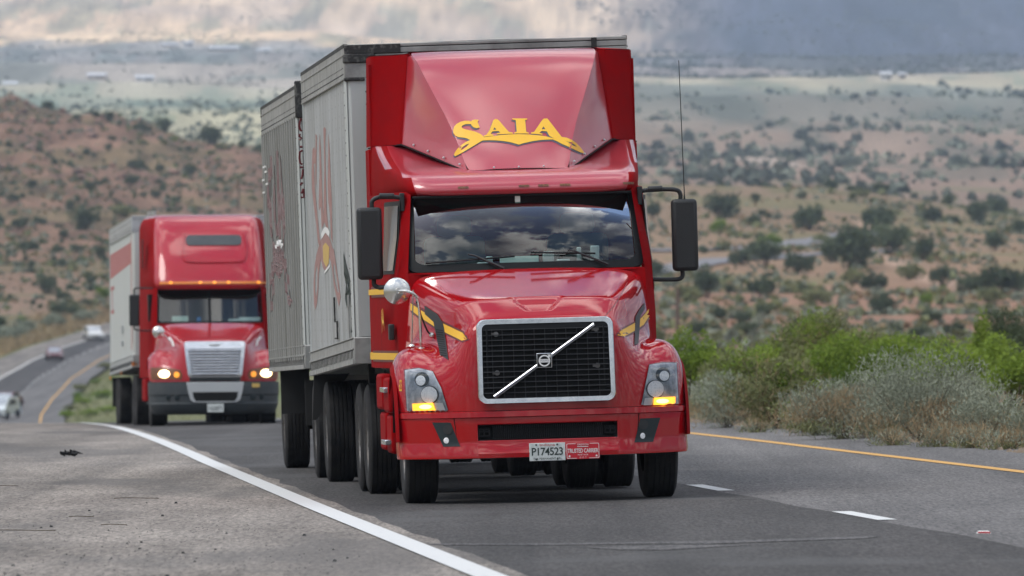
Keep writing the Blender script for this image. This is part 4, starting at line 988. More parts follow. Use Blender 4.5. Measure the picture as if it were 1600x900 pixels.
# outer frame of the mesh and the brackets behind it
for x in (-.50, .50):
    q.box(x-.006, x+.006, gv(1.2)-.002, gv(1.2)+.02, .91, 1.5)
q.box(-.54, .54, gv(1.5)-.006, gv(1.5)+.02, 1.492, 1.528)
obj('mesh', q, M['grille'], grille, smooth=False)
q = MB()
for x, z in ((-.42, 1.45), (.44, 1.47), (-.42, 1.12), (.44, 1.16)):
    q.tube([(x, gv(z)-.002, z), (x, gv(z)+.012, z)], .022, 10); q.box(x-.04, x-.015, gv(z)-.002, gv(z)+.01, z-.012, z+.012)
obj('bracket', q, M['rim'], grille)
def bar(a, b, w, mt, nm, off):
    a = Vector(a); b = Vector(b); d = (b-a).normalized(); nn = Vector((-d.y, d.x))
    def pt(p, k): x, z = p+nn*k; return (x, gv(z)+off, z)
    q = MB(); n = 10; rows = []
    for k, dv in ((-1, .012), (-.8, -.006), (0, -.012), (.8, -.006), (1, .012)):
        rows.append([(lambda p: (p[0], p[1]+dv, p[2]))(pt(a+(b-a)*i/n, k*w/2)) for i in range(n+1)])
    q.grid(rows); return obj(nm, q, M[mt], grille, ang=80)
bar((-.452, .915), (.422, 1.512), .036, 'chrome', 'diagonal_bar', -.022)
bar((-.435, .926), (.405, 1.5), .011, 'shadowblue', 'bar_groove', -.033)
e = MB(); e.box(-.084, .048, gv(1.2)-.052, gv(1.2)-.015, 1.152, 1.278); em = obj('badge', e, M['chrome'], grille, bev=.004)
e = MB(); e.box(-.077, .041, gv(1.2)-.055, gv(1.2)-.045, 1.159, 1.271); obj('badge_field', e, M['void'], em)
C0 = (-.018, 1.213); yb = gv(1.2)-.060
circ = lambda r, n=36: [(r*math.cos(2*math.pi*k/n), r*math.sin(2*math.pi*k/n)) for k in range(n)]
place('badge_ring', flat([circ(.050), circ(.038)]), M['white'], em, (C0[0], yb, C0[1]), A, B_)
place('badge_band', flat([[(-.045, -.015), (.045, -.015), (.045, .014), (-.045, .014)]]), M['white'], em, (C0[0], yb-.001, C0[1]), A, B_)
place('badge_arrow', flat([[(.026, .036), (.036, .026), (.044, .032), (.052, .022), (.054, .052), (.024, .054), (.034, .044)]]), M['white'], em, (C0[0], yb-.001, C0[1]), A, B_)
place('characters', flat(text='VOLVO', size=.023), M['shadowblue'], em, (C0[0], yb-.002, C0[1]), A, B_)

# headlights
def headlight(par, s, O, lampc, upc, ind, clear, bv):
    hb = drape('headlight', flat([O], maxlen=.03), bv, M['lampgrey'], par, off=.006)
    cx = sum(p[0] for p in O)/len(O); cz = sum(p[1] for p in O)/len(O)
    def ring(c, r, m, nm, off, n=24, sx=1):
        v, f = flat([[(c[0]+r*sx*math.cos(2*math.pi*k/n), c[1]+r*math.sin(2*math.pi*k/n)) for k in range(n)]], maxlen=.02)
        return drape(nm, (v, f), bv, M[m], hb, off=off)
    ring(upc, .062, 'foglens', 'upper_reflector', .010); ring((upc[0]+.008*s, upc[1]-.01), .042, 'lampchrome', 'upper_bulb', .014)
    ring(lampc, .077, 'blackgloss', 'lamp_bezel', .012); ring(lampc, .070, 'lampchrome', 'lamp', .018)
    drape('turn_signal', flat([ind], maxlen=.03), bv, M['amberlit'], hb, off=.018)
    ix = sum(p[0] for p in ind)/4; iz = sum(p[1] for p in ind)/4
    drape('signal_bulb', flat([[(ix-s*.02+.055*math.cos(t*.3927), iz+.02*math.sin(t*.3927)) for t in range(16)]], maxlen=.03), bv, M['bulb'], hb, off=.022)
    drape('clear_segment', flat([clear], maxlen=.03), bv, M['cleardull'], hb, off=.017)
    lo = [(cx+(x-cx)*.99, cz+(z-cz)*.99) for x, z in O]
    drape('lens', flat([lo], maxlen=.03), bv, M['lens'], hb, off=.030)
    ed = drape('seal', flat([[(cx+(x-cx)*1.02, cz+(z-cz)*1.02) for x, z in O], O], maxlen=.05), bv, M['blackgloss'], hb, off=.008)
    return hb
headlight(T1, -1, [(-1.206,1.165),(-1.086,1.176),(-0.967,1.145),(-0.9,1.007),(-0.84,0.79),(-1.195,0.795)], (-.996,.949), (-1.06,1.08), [(-1.144,.877),(-.965,.882),(-.945,.816),(-1.14,.817)], [(-.955,.880),(-.885,.875),(-.862,.815),(-.94,.816)], BH)
headlight(T1, 1, [(.878,1.149),(.996,1.165),(1.112,1.160),(1.12,.79),(.795,.79)], (.918,.943), (.99,1.061), [(.901,.870),(1.085,.873),(1.083,.802),(.895,.808)], [(.825,.868),(.893,.870),(.886,.808),(.812,.808)], BH)
# hood side vents, stripes, seams
drape('hood_vent', flat([[(-1.021,1.711),(-.913,1.635),(-.868,1.56),(-.859,1.513),(-.83,1.239),(-.902,1.288),(-.948,1.569),(-1.02,1.638)]], maxlen=.04), BH, M['black'], hood, off=.006)
drape('hood_vent', flat([[(.853,1.684),(.852,1.631),(.812,1.565),(.791,1.332),(.755,1.32),(.77,1.566),(.806,1.625)]], maxlen=.04), BH, M['black'], hood, off=.006)
for k in range(12):
    z = 1.50-k*.02; x = -.868+.004*k*0+.0025*k; drape('vent_slat', flat([[(x-.062, z+.006), (x, z-.004), (x, z-.010), (x-.062, z)]]), BH, M['void'], hood, off=.009)
YL = [(-1.236,1.777),(-1.17,1.756),(-1.052,1.672),(-.908,1.575),(-.703,1.469),(-.669,1.415),(-.712,1.402),(-.91,1.508),(-1.054,1.606),(-1.171,1.702)]
YR = [(.915,1.742),(.89,1.63),(.827,1.557),(.766,1.513),(.643,1.449),(.616,1.412),(.672,1.399),(.764,1.446),(.841,1.496),(.911,1.599)]
def scale(P, k, dz=0):
    cx = sum(p[0] for p in P)/len(P); return [(x+(x-cx)*(k-1)*.15, z+(1 if z > np.interp(x, [p[0] for p in sorted(P)], [p[1] for p in sorted(P)]) else -1)*0+dz) for x, z in P]
YLo = [(-1.236,1.795),(-1.165,1.772),(-1.045,1.688),(-.902,1.590),(-.695,1.483),(-.647,1.410),(-.712,1.386),(-.916,1.494),(-1.06,1.590),(-1.171,1.680)]
YRo = [(.925,1.76),(.902,1.64),(.835,1.572),(.772,1.528),(.637,1.463),(.597,1.408),(.672,1.384),(.770,1.431),(.847,1.480),(.915,1.570)]
drape('stripe', flat([YLo], maxlen=.05), BH, M['stripedark'], hood, off=.0025)
drape('stripe', flat([YL], maxlen=.05), BH, M['yellow'], hood, off=.0045)
drape('stripe', flat([YRo], maxlen=.05), BH, M['stripedark'], hood, off=.0025)
drape('stripe', flat([YR], maxlen=.05), BH, M['yellow'], hood, off=.0045)
def seamline(name, pts, bv, par, w=.004, m='void', off=.002):
    P = catmull([(x, z, 0) for x, z in pts], 6); a = [(p[0]-w/2, p[1]+w/2) for p in P]; b = [(p[0]+w/2, p[1]-w/2) for p in reversed(P)]
    return drape(name, flat([a+b], maxlen=.05), bv, M[m], par, off=off)
seamline('seam', [(-.897,1.861),(-.743,1.744),(-.603,1.627),(-.556,1.578)], BH, hood, m='stripedark')
seamline('seam', [(.715,1.861),(.62,1.698),(.518,1.58),(.507,1.548)], BH, hood, m='stripedark')
drape('characters', flat(text='623', size=.14, maxlen=.05), BH, M['yellow'], hood, off=.004, mapf=lambda x, y: (-1.247+x*.12, 1.03+y))
# fender flare on the visible side, with the wheel opening
for s in (-1, 1):
    q = MB(); rows = []
    for k in range(13):
        a = R(4+k*86/12); y = 1.15-.66*math.cos(a); z = .50+.72*math.sin(a); y2 = 1.15-.56*math.cos(a); z2 = .50+.62*math.sin(a)
        rows.append([(s*1.24, y, z), (s*1.27, y*.5+y2*.5-.0, z*.5+z2*.5), (s*1.265, y2, z2), (s*1.18, y2+.02, z2-.01)])
    q.grid(rows); obj('fender_flare', q, M['redside'], hood, ang=50)
    q = MB(); q.grid([[(s*1.0, 1.15-.62*math.cos(R(a)), .5+.66*math.sin(R(a))) for a in range(10, 171, 10)], [(s*1.22, 1.15-.60*math.cos(R(a)), .5+.64*math.sin(R(a))) for a in range(10, 171, 10)]]); obj('wheel_well', q, M['void'], hood)

# cab
cab = MB()
def ringc(w, f, s1, s2, b, hf, h1, h2, hb): return [(-hb, b, w), (-h2, s2, w), (-h1, s1, w), (-hf, f, w), (hf, f, w), (h1, s1, w), (h2, s2, w), (hb, b, w)]
rows = [ringc(1.17, 1.78, 1.95, 2.6, 4.25, 1.04, 1.13, 1.18, 1.225), ringc(1.6, 1.80, 1.95, 2.6, 4.25, 1.05, 1.13, 1.18, 1.225), ringc(2.0, 1.90, 2.02, 2.6, 4.25, 1.04, 1.115, 1.17, 1.225),
        ringc(2.4, 2.12, 2.22, 2.7, 4.25, 1.00, 1.07, 1.14, 1.22), ringc(2.72, 2.28, 2.38, 2.8, 4.25, .97, 1.05, 1.12, 1.215)]
n = 8; vs = [p for r in rows for p in r]; fs = []
for i in range(4):
    for j in range(7):
        if j == 3 and i >= 2: continue
        fs.append((i*n+j, i*n+j+1, (i+1)*n+j+1, (i+1)*n+j))
cab.add(vs, fs); cabo = obj('cab', cab, M['redside'], T1, ang=30)
q = MB(); q.box(-1.2, 1.2, 4.2, 4.25, 1.17, 3.9); obj('rear_wall', q, M['redside'], cabo)
q = MB(); q.box(-1.15, 1.15, 1.9, 4.2, 1.15, 1.2); obj('floor', q, M['dark'], cabo)
q = MB(); q.box(-1.0, 1.0, 2.5, 4.2, 2.8, 2.84); obj('headliner', q, M['cloth'], cabo)
# windshield: bowed glass
def wsP(u, t, off=0):
    w = 2.03+t*.655; f = 1.86+t*.40+.13*(abs(u)/1.02)**2.2-.13*t*(1-t); return (u, f-off*.78, w+off*.6)
def wsw(t): return 1.022-.03*t
q = MB(); q.grid([[wsP(-wsw(t)*.985+2*wsw(t)*.985*k/24, t) for k in range(25)] for t in [i/10 for i in range(11)]]); glass = obj('windshield', q, M['glass'], T1)
def inpoly(u0, t0, k=1): return u0*k, t0
WR = rrect(-1, 1, 0, 1, .09, 6)
q = MB(); O_ = [(x*1.005, z) for x, z in rrect(-1.01, 1.01, -.055, 1.05, .10, 6)]; I_ = rrect(-.955, .955, .045, 1.0, .10, 6)
def spread(P, n=14):
    out = []
    for i in range(len(P)):
        a = P[i]; b = P[(i+1) % len(P)]
        for k in range(n): out.append((a[0]+(b[0]-a[0])*k/n, a[1]+(b[1]-a[1])*k/n))
    return out
O_ = spread(O_, 4); I_ = spread(I_, 4)
def wp(x, t, off): return wsP(x*wsw(t), t, off)
q.grid([[wp(x, t, -.01) for x, t in O_], [wp(x, t, .016) for x, t in O_], [wp(x, t, .018) for x, t in I_], [wp(x, t, 0) for x, t in I_]], closed=True); wf = obj('windshield_seal', q, M['blackgloss'], T1, ang=50)
# dark sun band behind the top of the glass
q = MB(); band = []
for k in range(25):
    x = -.95+1.9*k/24; lo = .81+.19*max(0, (abs(x)-.60)/.35)**1.6
    band.append((wp(x, lo, -.012), wp(x, 1.02, -.012)))
q.grid([[b[0] for b in band], [b[1] for b in band]]); obj('sun_band', q, M['void'], glass)
q = MB(); p0 = wp(-.035, .90, .003); q.box(-.06, -.015, p0[1]-.01, p0[1]+.004, p0[2]-.03, p0[2]+.045); obj('toll_tag', q, M['paper'], glass)
# body colour around the windshield corners (A pillars and lower corner)
for s in (-1, 1):
    q = MB(); q.grid([[wp(s*1.0, t, .0) for t in (-.08, 0, .3, .6, .9, 1.05)], [(lambda p: (s*(abs(p[0])+.055), p[1]+.06, p[2]))(wp(s*1.0, t, .0)) for t in (-.08, 0, .3, .6, .9, 1.05)], [(lambda p: (s*(abs(p[0])+.075), p[1]+.16, p[2]))(wp(s*1.0, t, .0)) for t in (-.08, 0, .3, .6, .9, 1.05)]]); obj('pillar', q, M['red'], cabo, ang=60)
q = MB(); q.grid([[wp(x, -.055, .006) for x in [i/10-1 for i in range(21)]], [(wp(x, 0, 0)[0]*1.0, 1.80+.10*abs(x)**2.2, 1.985) for x in [i/10-1 for i in range(21)]]]); obj('cowl', q, M['red'], cabo)
# interior
q = MB(); q.box(-.98, .98, 1.98, 2.5, 1.72, 2.03); dash = obj('dashboard', q, M['dash'], cabo, bev=.05)
q = MB(); q.box(-.22, .12, 2.04, 2.05, 2.035, 2.125); obj('paper', q, M['paper'], dash)
q = MB()
for (a, b, h) in ((-.42, -.30, .05), (-.34, -.28, .10), (.16, .26, .13), (.28, .40, .06), (.46, .50, .16), (.58, .66, .17)): q.box(a, b, 2.06, 2.1, 2.03, 2.03+h)
obj('clutter', q, M['silver'], dash, bev=.01)
q = MB(); q.box(.68, .80, 2.03, 2.035, 2.04, 2.065); obj('note', q, M['yellow'], dash)
for s in (-1, 1):
    q = MB(); q.box(s*.55-.27, s*.55+.27, 2.95, 3.1, 1.6, 2.32); seat = obj('seat', q, M['cloth'], cabo, bev=.06); q = MB(); q.box(s*.55-.15, s*.55+.15, 2.95, 3.08, 2.32, 2.5); obj('headrest', q, M['cloth'], seat, bev=.05)
q = MB(); q.lathe([(.0+.018*math.cos(a), .22+.018*math.sin(a)) for a in [i*.785 for i in range(8)]], (0, 0, 0), 'y', 28, close=True); q.box(-.2, .2, -.01, .01, -.02, .02)
sw = obj('steering_wheel', q, M['blackgloss'], cabo); sw.matrix_local = Matrix.Translation((.55, 2.55, 2.02)) @ Matrix.Rotation(R(-40), 4, 'X')
# a driver sits behind the glass, only hinted at by the reflection
# wipers
for pts, bl in ([((-.20, -.055), (-.45, .13), (-.50, .145)), ((-.86, .055), (-.10, .115))], [((.70, -.04), (.42, .15), (.36, .165)), ((.04, .16), (.60, .125))]):
    q = MB(); q.tube([wp(x, t, .045) for x, t in pts], [.013, .009, .008], 6); wi = obj('wiper', q, M['black'], T1)
    q = MB(); (a, b) = bl; q.tube([wp(a[0]+(b[0]-a[0])*k/6, a[1]+(b[1]-a[1])*k/6, .03) for k in range(7)], .009, 5); obj('wiper_blade', q, M['blackgloss'], wi)

# roof cap over the windshield
cap = MB(); rows = []
secs = [  # (w, front v at centre, half width, v at the corner, side v back)
 (2.675, 2.15, .995, 2.33), (2.70, 2.10, 1.01, 2.29), (2.76, 2.12, 1.035, 2.30), (2.85, 2.24, 1.045, 2.42), (2.90, 2.46, 1.045, 2.60), (2.935, 2.75, 1.05, 2.84), (2.985, 3.1, 1.06, 3.12), (3.06, 3.45, 1.08, 3.45), (3.16, 3.85, 1.09, 3.8)]
for w, vc, hw, vcorn in secs:
    half = [(0, vc), (hw*.45, vc+.006), (hw*.80, vc+.03), (hw*.93, vc+.07), (hw*.99, vcorn), (hw*1.03, vcorn+.2), (hw*1.07+.0, 3.1 if vcorn < 2.9 else vcorn+.25), (1.205, 4.28)]
    dz = [0, 0, 0, 0, 0, 0, 0, 0]
    rows.append([(-u, v, w) for u, v in reversed(half)][:-1]+[(u, v, w) for u, v in half])
cap.grid(rows); capo = obj('roof_cap', cap, M['redsheen'], T1, sub=2, ang=180)
def dull_sides(o, m, thr=.70):  # sideways faces take the red that is darkened as shade
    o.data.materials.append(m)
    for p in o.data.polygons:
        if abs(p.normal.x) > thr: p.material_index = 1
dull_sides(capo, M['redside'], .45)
q = MB(); q.box(-.96, .96, 2.17, 2.42, 2.655, 2.674); obj('visor_shade_strip', q, M['blackgloss'], capo, bev=.004)  # added dark sheet so the visor underside and glass top stay black
# tall fairing: centre panel, two scooped flanks, outer fins
fr = MB()
cen = [(.83, 3.80, 3.965), (.80, 3.62, 3.90), (.735, 3.40, 3.73), (.64, 3.15, 3.50), (.545, 2.92, 3.27), (.485, 2.72, 3.06), (.45, 2.50, 2.885)]
rows = []
for u, v, w in cen:
    half = [(0, v-.045, w+.02), (u*.5, v-.04, w+.018), (u*.85, v-.018, w+.008), (u, v, w)]
    rows.append([(-a, b, c) for a, b, c in reversed(half)][:-1]+half)
rows.insert(0, [(x*1.0, y+.25, 4.0) for x, y, z in rows[0]])
fr.grid(rows)
fairing = obj('roof_fairing', fr, M['redsheen'], T1, sub=2, ang=180)
bpy.context.view_layer.update(); BF = None
fl_all = []
for s in (-1, 1):
    q = MB(); rows = []
    outr = [(.86+.085*k/6, 3.95-.20*k/6, 3.955-.785*k/6) for k in range(7)]
    cC = catmull(cen, 6); oC = catmull(outr, 6)
    for i in range(len(cC)):
        c = Vector(cC[i]); o2 = Vector(oC[i]); f_ = i/(len(cC)-1); r_ = []
        for k in range(17):
            t = k/16; p = c.lerp(o2, t)
            p.y -= .10*math.sin(math.pi*t)**1.0*math.sin(math.pi*min(1, f_*1.0))*.6; p.z += .02*math.sin(math.pi*t)*math.sin(math.pi*f_)
            r_.append((s*p.x, p.y, p.z))
        rows.append(r_)
    q.grid(rows); sc_ = obj('fairing_flank', q, M['redsheen'], fairing, ang=180); fl_all.append(sc_)
    q = MB(); rows = []
    for k in range(9):
        f_ = k/8; w = 3.975-.81*f_; ui = .86+.085*f_; vi = 3.95-.20*f_; uo = 1.172+.02*f_
        rows.append([(s*ui, vi, w), (s*(ui+.02), vi+.004, w), (s*(ui+(uo-ui)*.5), vi+(4.15-vi)*.5, w), (s*(uo-.03), 4.15, w), (s*uo, 4.20, w), (s*(uo+.015), 4.28, w), (s*(uo+.015), 4.75, w)])
    q.grid(rows); obj('fairing_fin', q, M['redside'], fairing, ang=30)
q = MB(); q.add([(-1.19, 4.3, 3.985), (-.885, 4.02, 3.985), (-.83, 4.0, 4.0), (.83, 4.0, 4.0), (.885, 4.02, 3.985), (1.19, 4.3, 3.985), (1.19, 4.75, 3.985), (-1.19, 4.75, 3.985)], [tuple(range(8))]); obj('fairing_top', q, M['redside'], fairing)
for s in (-1, 1):
    q = MB(); q.box(min(s*.79, s*.93), max(s*.79, s*.93), 3.98, 4.3, 3.6, 3.982); obj('fairing_gusset', q, M['redside'], fairing)
for s in (-1, 1):
    q = MB(); q.box(min(s*1.197, s*1.215), max(s*1.197, s*1.215), 4.26, 4.78, 1.17, 3.14); obj('side_extender', q, M['redside'], T1, bev=.006)
bpy.context.view_layer.update(); BF = bvh_of([fairing]+fl_all)
q = MB()
for s in (-1, 1):
    c = Vector((cen[6][0]*s, cen[6][1], cen[6][2])); o2 = Vector((.945*s, 3.75, 3.17))
    q.tube([tuple(c+Vector((0, -.012, -.004))), tuple(c.lerp(o2, .5)+Vector((0, -.012, -.004))), tuple(o2+Vector((s*.01, -.012, -.004))), (s*1.215, 4.3, 3.15)], .007, 5)
q.tube([(-.45, 2.445, 2.888), (0, 2.44, 2.90), (.45, 2.445, 2.888)], .003, 4)
obj('seam', q, M['void'], fairing)
q = MB()
for s in (-1, 1):
    c = Vector((cen[6][0]*s, cen[6][1], cen[6][2])); o2 = Vector((.945*s, 3.75, 3.17))
    for t in (.12, .36, .6, .82): p = c.lerp(o2, t); q.lathe([(-.012, .001), (-.008, .009), (0, .012)], (p.x, p.y-.01, p.z+.035), 'y', 8)
for x in (-.22, 0, .22): q.lathe([(-.012, .001), (-.008, .008), (0, .01)], (x, 2.43, 2.915), 'y', 8)
obj('bolt', q, M['silver'], fairing)

# company lettering
LG = dict(
 S=[(350,95),(336,118),(348,150),(360,183),(325,190),(292,182),(268,160),(262,145),(235,142),(200,145),(168,158),(155,175),(165,192),(205,205),(260,217),(310,230),(355,248),(388,270),(410,293),(500,281),(600,268),(720,260),(800,258),(900,261),(1000,268),(1080,277),(1140,289),(1205,308),(1290,290),(1345,298),(1405,322),(1455,358),(1498,405),(1530,448),(1541,470),(1500,462),(1440,435),(1370,402),(1290,368),(1240,340),(1190,318),(1120,320),(1040,326),(960,338),(890,354),(840,366),(805,378),(770,366),(710,350),(640,338),(560,330),(480,327),(395,330),(355,352),(290,392),(230,428),(160,470),(88,506),(74,490),(88,455),(118,415),(160,375),(205,345),(252,325),(215,305),(170,296),(120,291),(85,275),(64,245),(60,208),(72,172),(98,142),(140,118),(190,106),(235,106),(262,112),(275,100),(305,92)],
 h1=[(245,362),(205,378),(165,405),(146,438),(175,430),(210,402)],
 h2=[(1335,335),(1370,352),(1415,385),(1456,398),(1425,370),(1380,348)],
 A1=[(515,98),(535,86),(560,88),(580,105),(640,175),(690,232),(738,241),(736,252),(556,261),(556,249),(594,240),(573,222),(505,226),(486,252),(516,266),(516,276),(408,288),(408,274),(438,264),(470,215)],
 a1=[(528,180),(550,207),(513,209)],
 I=[(728,80),(900,80),(898,92),(876,99),(888,232),(918,242),(916,251),(750,251),(752,240),(780,230),(768,99),(735,92)],
 A2=[(1068,100),(1088,82),(1125,80),(1142,98),(1220,200),(1292,292),(1205,309),(1150,278),(1122,226),(1062,222),(1040,243),(1072,254),(1072,264),(940,252),(945,238),(978,232),(1020,170)],
 a2=[(1083,172),(1106,203),(1064,203)])
def logo(map_, maxlen, dx=0, dy=0):
    P = [[map_(x+dx, y+dy) for x, y in LG[k]] for k in ('S', 'h1', 'h2', 'A1', 'a1', 'I')]
    return flat(P, maxlen=maxlen), flat([[map_(x+dx, y+dy) for x, y in LG[k]] for k in ('A2', 'a2')], maxlen=maxlen)
lm = lambda x, y: (-.778+1.204*x/1600-.013*y/582, 3.356-.032*x/1600-.437*y/582)
for (v, f), off in zip(logo(lm, .04, -12, 16), (.003, .0035)): drape('lettering', (v, f), BF, M['shadowblue'], fairing, off=off)
for (v, f), off in zip(logo(lm, .04), (.007, .0075)): drape('lettering', (v, f), BF, M['yellow'], fairing, off=off)
# marker lights under the visor edge
bpy.context.view_layer.update(); BC = bvh_of([capo])
for x in (-.666, -.147, .02, .205, .745):
    drape('marker_light', flat([rrect(x-.046, x+.046, 2.698, 2.715, .006)], maxlen=.03), BC, M['amberoff'], capo, off=.006)
# door, window and stripes on the sides
def sideP(s, v, w, off=.004):
    i = 0; hs = float(np.interp(v, [1.95, 2.6, 4.25], [1.13, 1.18, 1.225])); hu = float(np.interp(v, [2.02, 2.6, 4.25], [1.115, 1.17, 1.225])); ht = float(np.interp(v, [2.22, 2.7, 4.25], [1.07, 1.14, 1.22]))
    return (s*(float(np.interp(w, [1.6, 2.0, 2.4, 2.72], [hs, hu, ht, ht-.01]))+off), v, w)
def sideq(nm, s, v0, v1, w0, w1, m, par, off=.005, n=6):
    q = MB(); q.grid([[sideP(s, v0+(v1-v0)*k/n, w, off) for k in range(n+1)] for w in (w0, (w0+w1)/2, w1)]); return obj(nm, q, M[m], par, recalc=False)
for s in (-1, 1):
    sideq('side_window', s, 2.30, 3.05, 2.03, 2.60, 'sideglass', cabo, .012); sideq('window_trim', s, 2.25, 3.12, 2.0, 2.64, 'blackgloss', cabo, .004)
    sideq('stripe', s, 2.0, 4.24, 1.825, 1.875, 'yellow', cabo, .008); sideq('stripe', s, 2.0, 4.24, 1.80, 1.90, 'stripedark', cabo, .005)
    sideq('stripe', s, 2.0, 4.24, 1.245, 1.305, 'yellow', cabo, .008); sideq('stripe', s, 2.0, 4.24, 1.225, 1.325, 'stripedark', cabo, .005)
    for v in (2.02, 3.3): sideq('seam', s, v, v+.012, 1.2, 2.7, 'void', cabo, .006, 1)
    q = MB(); q.add([(s*1.2235, y, z) for y, z in ((4.265, 1.825), (4.775, 1.825), (4.775, 1.875), (4.265, 1.875))], [(0, 1, 2, 3)]); q.add([(s*1.2235, y, z) for y, z in ((4.265, 1.245), (4.775, 1.245), (4.775, 1.305), (4.265, 1.305))], [(0, 1, 2, 3)]); q.add([(s*1.2165, y, z) for y, z in ((4.262, 1.24), (4.778, 1.24), (4.778, 1.31), (4.262, 1.31))], [(0, 1, 2, 3)]); obj('stripe', q, M['yellow'], T1, recalc=False, smooth=False)
    q = MB(); q.box(min(s*1.16, s*1.21), max(s*1.16, s*1.21), 2.06, 2.2, 1.42, 1.56); obj('side_marker', q, M['black'], cabo, bev=.01) if s < 0 else None
(v, f), (v2, f2) = logo(lambda x, y: (x/1600, -y/582), None)
for vv, ff in ((v, f), (v2, f2)): place('lettering', (vv, ff), M['yellow'], cabo, sideP(-1, 3.2, 1.74, .012), (-.03, -.9, 0), (0, 0, .30))
# mirrors
for s in (-1, 1):
    x0, x1 = (-1.455, -1.235) if s < 0 else (1.325, 1.55)
    q = MB(); q.box(x0, x1, 2.22, 2.36, 1.955, 2.59); mir = obj('mirror', q, M['black'], T1, bev=.035, seg=3)
    q = MB(); q.box(x0+.02, x1-.02, 2.355, 2.365, 1.99, 2.55); obj('mirror_glass', q, M['steel'], mir)
    mxm = (x0+x1)/2-s*.03
    q = MB(); q.tube(catmull([(s*1.03, 2.3, 2.665), (s*1.16, 2.3, 2.68), (mxm-s*.05, 2.29, 2.675), (mxm, 2.29, 2.64), (mxm, 2.29, 2.57)], 4), .021, 8); q.tube([(s*1.12, 2.27, 2.683), (s*1.25, 2.27, 2.687)], .028, 8)
    q.box(min(s*1.03, s*1.07), max(s*1.03, s*1.07), 2.26, 2.35, 2.55, 2.71); obj('mirror_arm', q, M['black'], mir, bev=.006)
    q = MB(); q.tube(catmull([(s*1.10, 2.25, 1.89), (s*1.25, 2.26, 1.885), (mxm-s*.04, 2.28, 1.885), (mxm, 2.29, 1.91), (mxm, 2.29, 1.97)], 4), .021, 8)
    q.hexa([(s*1.10-.03, 2.2, 1.84), (s*1.10+.03, 2.2, 1.84), (s*1.10+.03, 2.35, 1.84), (s*1.10-.03, 2.35, 1.84), (s*1.07-.02, 2.22, 2.1), (s*1.07+.02, 2.22, 2.1), (s*1.07+.02, 2.33, 2.1), (s*1.07-.02, 2.33, 2.1)]); obj('mirror_arm', q, M['black'], mir, bev=.008)
q = MB(); q.tube([(1.44, 2.25, 2.57), (1.44, 2.24, 2.63), (1.42, 2.2, 3.81)], [.012, .005, .0035], 6); obj('antenna', q, M['black'], T1)
# round fender mirror on a curved tube
q = MB(); q.lathe([(-.055, .001), (-.052, .045), (-.035, .085), (-.008, .112), (0, .116), (.012, .112), (.012, .001)], (-1.205, .85, 1.845), 'y', 32); rm = obj('fender_mirror', q, M['steel'], T1, ang=50)
q = MB(); q.tube(catmull([(-1.19, .79, 1.845), (-1.12, .74, 1.84), (-1.045, .76, 1.79), (-1.02, .80, 1.68), (-1.005, .90, 1.36)], 5), .013, 8); q.lathe([(0, .04), (.012, .036), (.02, .02)], (-1.005, .90, 1.335), 'z', 12)
q.lathe([(-.02, .022), (0, .03), (.01, .03)], (-1.2, .80, 1.845), 'y', 12); obj('mirror_stem', q, M['steel'], rm)
q = MB(); q.tube(catmull([(-1.045, .78, 1.75), (-1.0, .85, 1.62), (-.95, .93, 1.50), (-.915, .97, 1.46)], 4), .008, 6); obj('mirror_brace', q, M['black'], rm)
q = MB(); q.lathe([(-.03, .001), (-.025, .018), (0, .026)], (-.905, .97, 1.455), 'y', 12); q.tube([(-1.08, 1.0, 1.36), (-1.06, .92, 1.85)], .006, 5); q.lathe([(0, .035), (.01, .03), (.02, .012)], (-1.08, 1.0, 1.365), 'z', 12); obj('mirror_foot', q, M['steel'], rm)
# steps and side tank cover
for s in (-1, 1):
    for (v0, v1, w0, w1, du) in ((2.0, 2.75, .78, 1.09, 0), (2.78, 3.6, .80, 1.12, .01), (2.05, 2.72, .42, .76, -.02), (2.74, 3.5, .44, .78, -.01)):
        q = MB(); a, b = s*(1.02), s*(1.235+du); q.box(min(a, b), max(a, b), v0, v1, w0, w1); stp = obj('side_panel', q, M['redside'], T1, bev=.03)
    for w in (.50, .96):
        q = MB(); a, b = s*1.2, s*1.27; q.box(min(a, b), max(a, b), 2.1, 2.7, w, w+.045); obj('step', q, M['chrome'], T1, bev=.006)
q = MB(); q.box(-.42, -.34, .3, 8.1, .72, .98); q.box(.34, .42, .3, 8.1, .72, .98); q.box(-.9, .9, 1.05, 1.25, .42, .55); q.box(-.35, .35, .6, 1.9, .55, 1.0); q.box(-.3, .3, 1.4, 2.6, .42, .7); q.box(-.75, .75, 4.9, 6.2, .98, 1.12)
q.box(-.8, .8, 5.7, 5.9, .42, .6); q.box(-.8, .8, 7.0, 7.2, .42, .6); q.box(-1.0, -.5, 3.6, 4.6, .5, .95); q.box(.5, 1.0, 3.6, 4.6, .5, .95)
obj('chassis', q, M['dark'], T1)
q = MB(); q.lathe([(-.16, .001), (-.15, .16), (.15, .16), (.16, .001)], (.2, 7.1, .46), 'y', 16); q.lathe([(-.16, .001), (-.15, .16), (.15, .16), (.16, .001)], (.2, 5.8, .46), 'y', 16); obj('axle_housing', q, M['dark'], T1)
for s in (-1, 1):
    wheel(T1, s*1.035, 1.15, .505, .285, s, False, True)
    wheel(T1, s*1.085, 5.8, .505, .275, s, True); wheel(T1, s*1.085, 7.1, .505, .275, s, True)

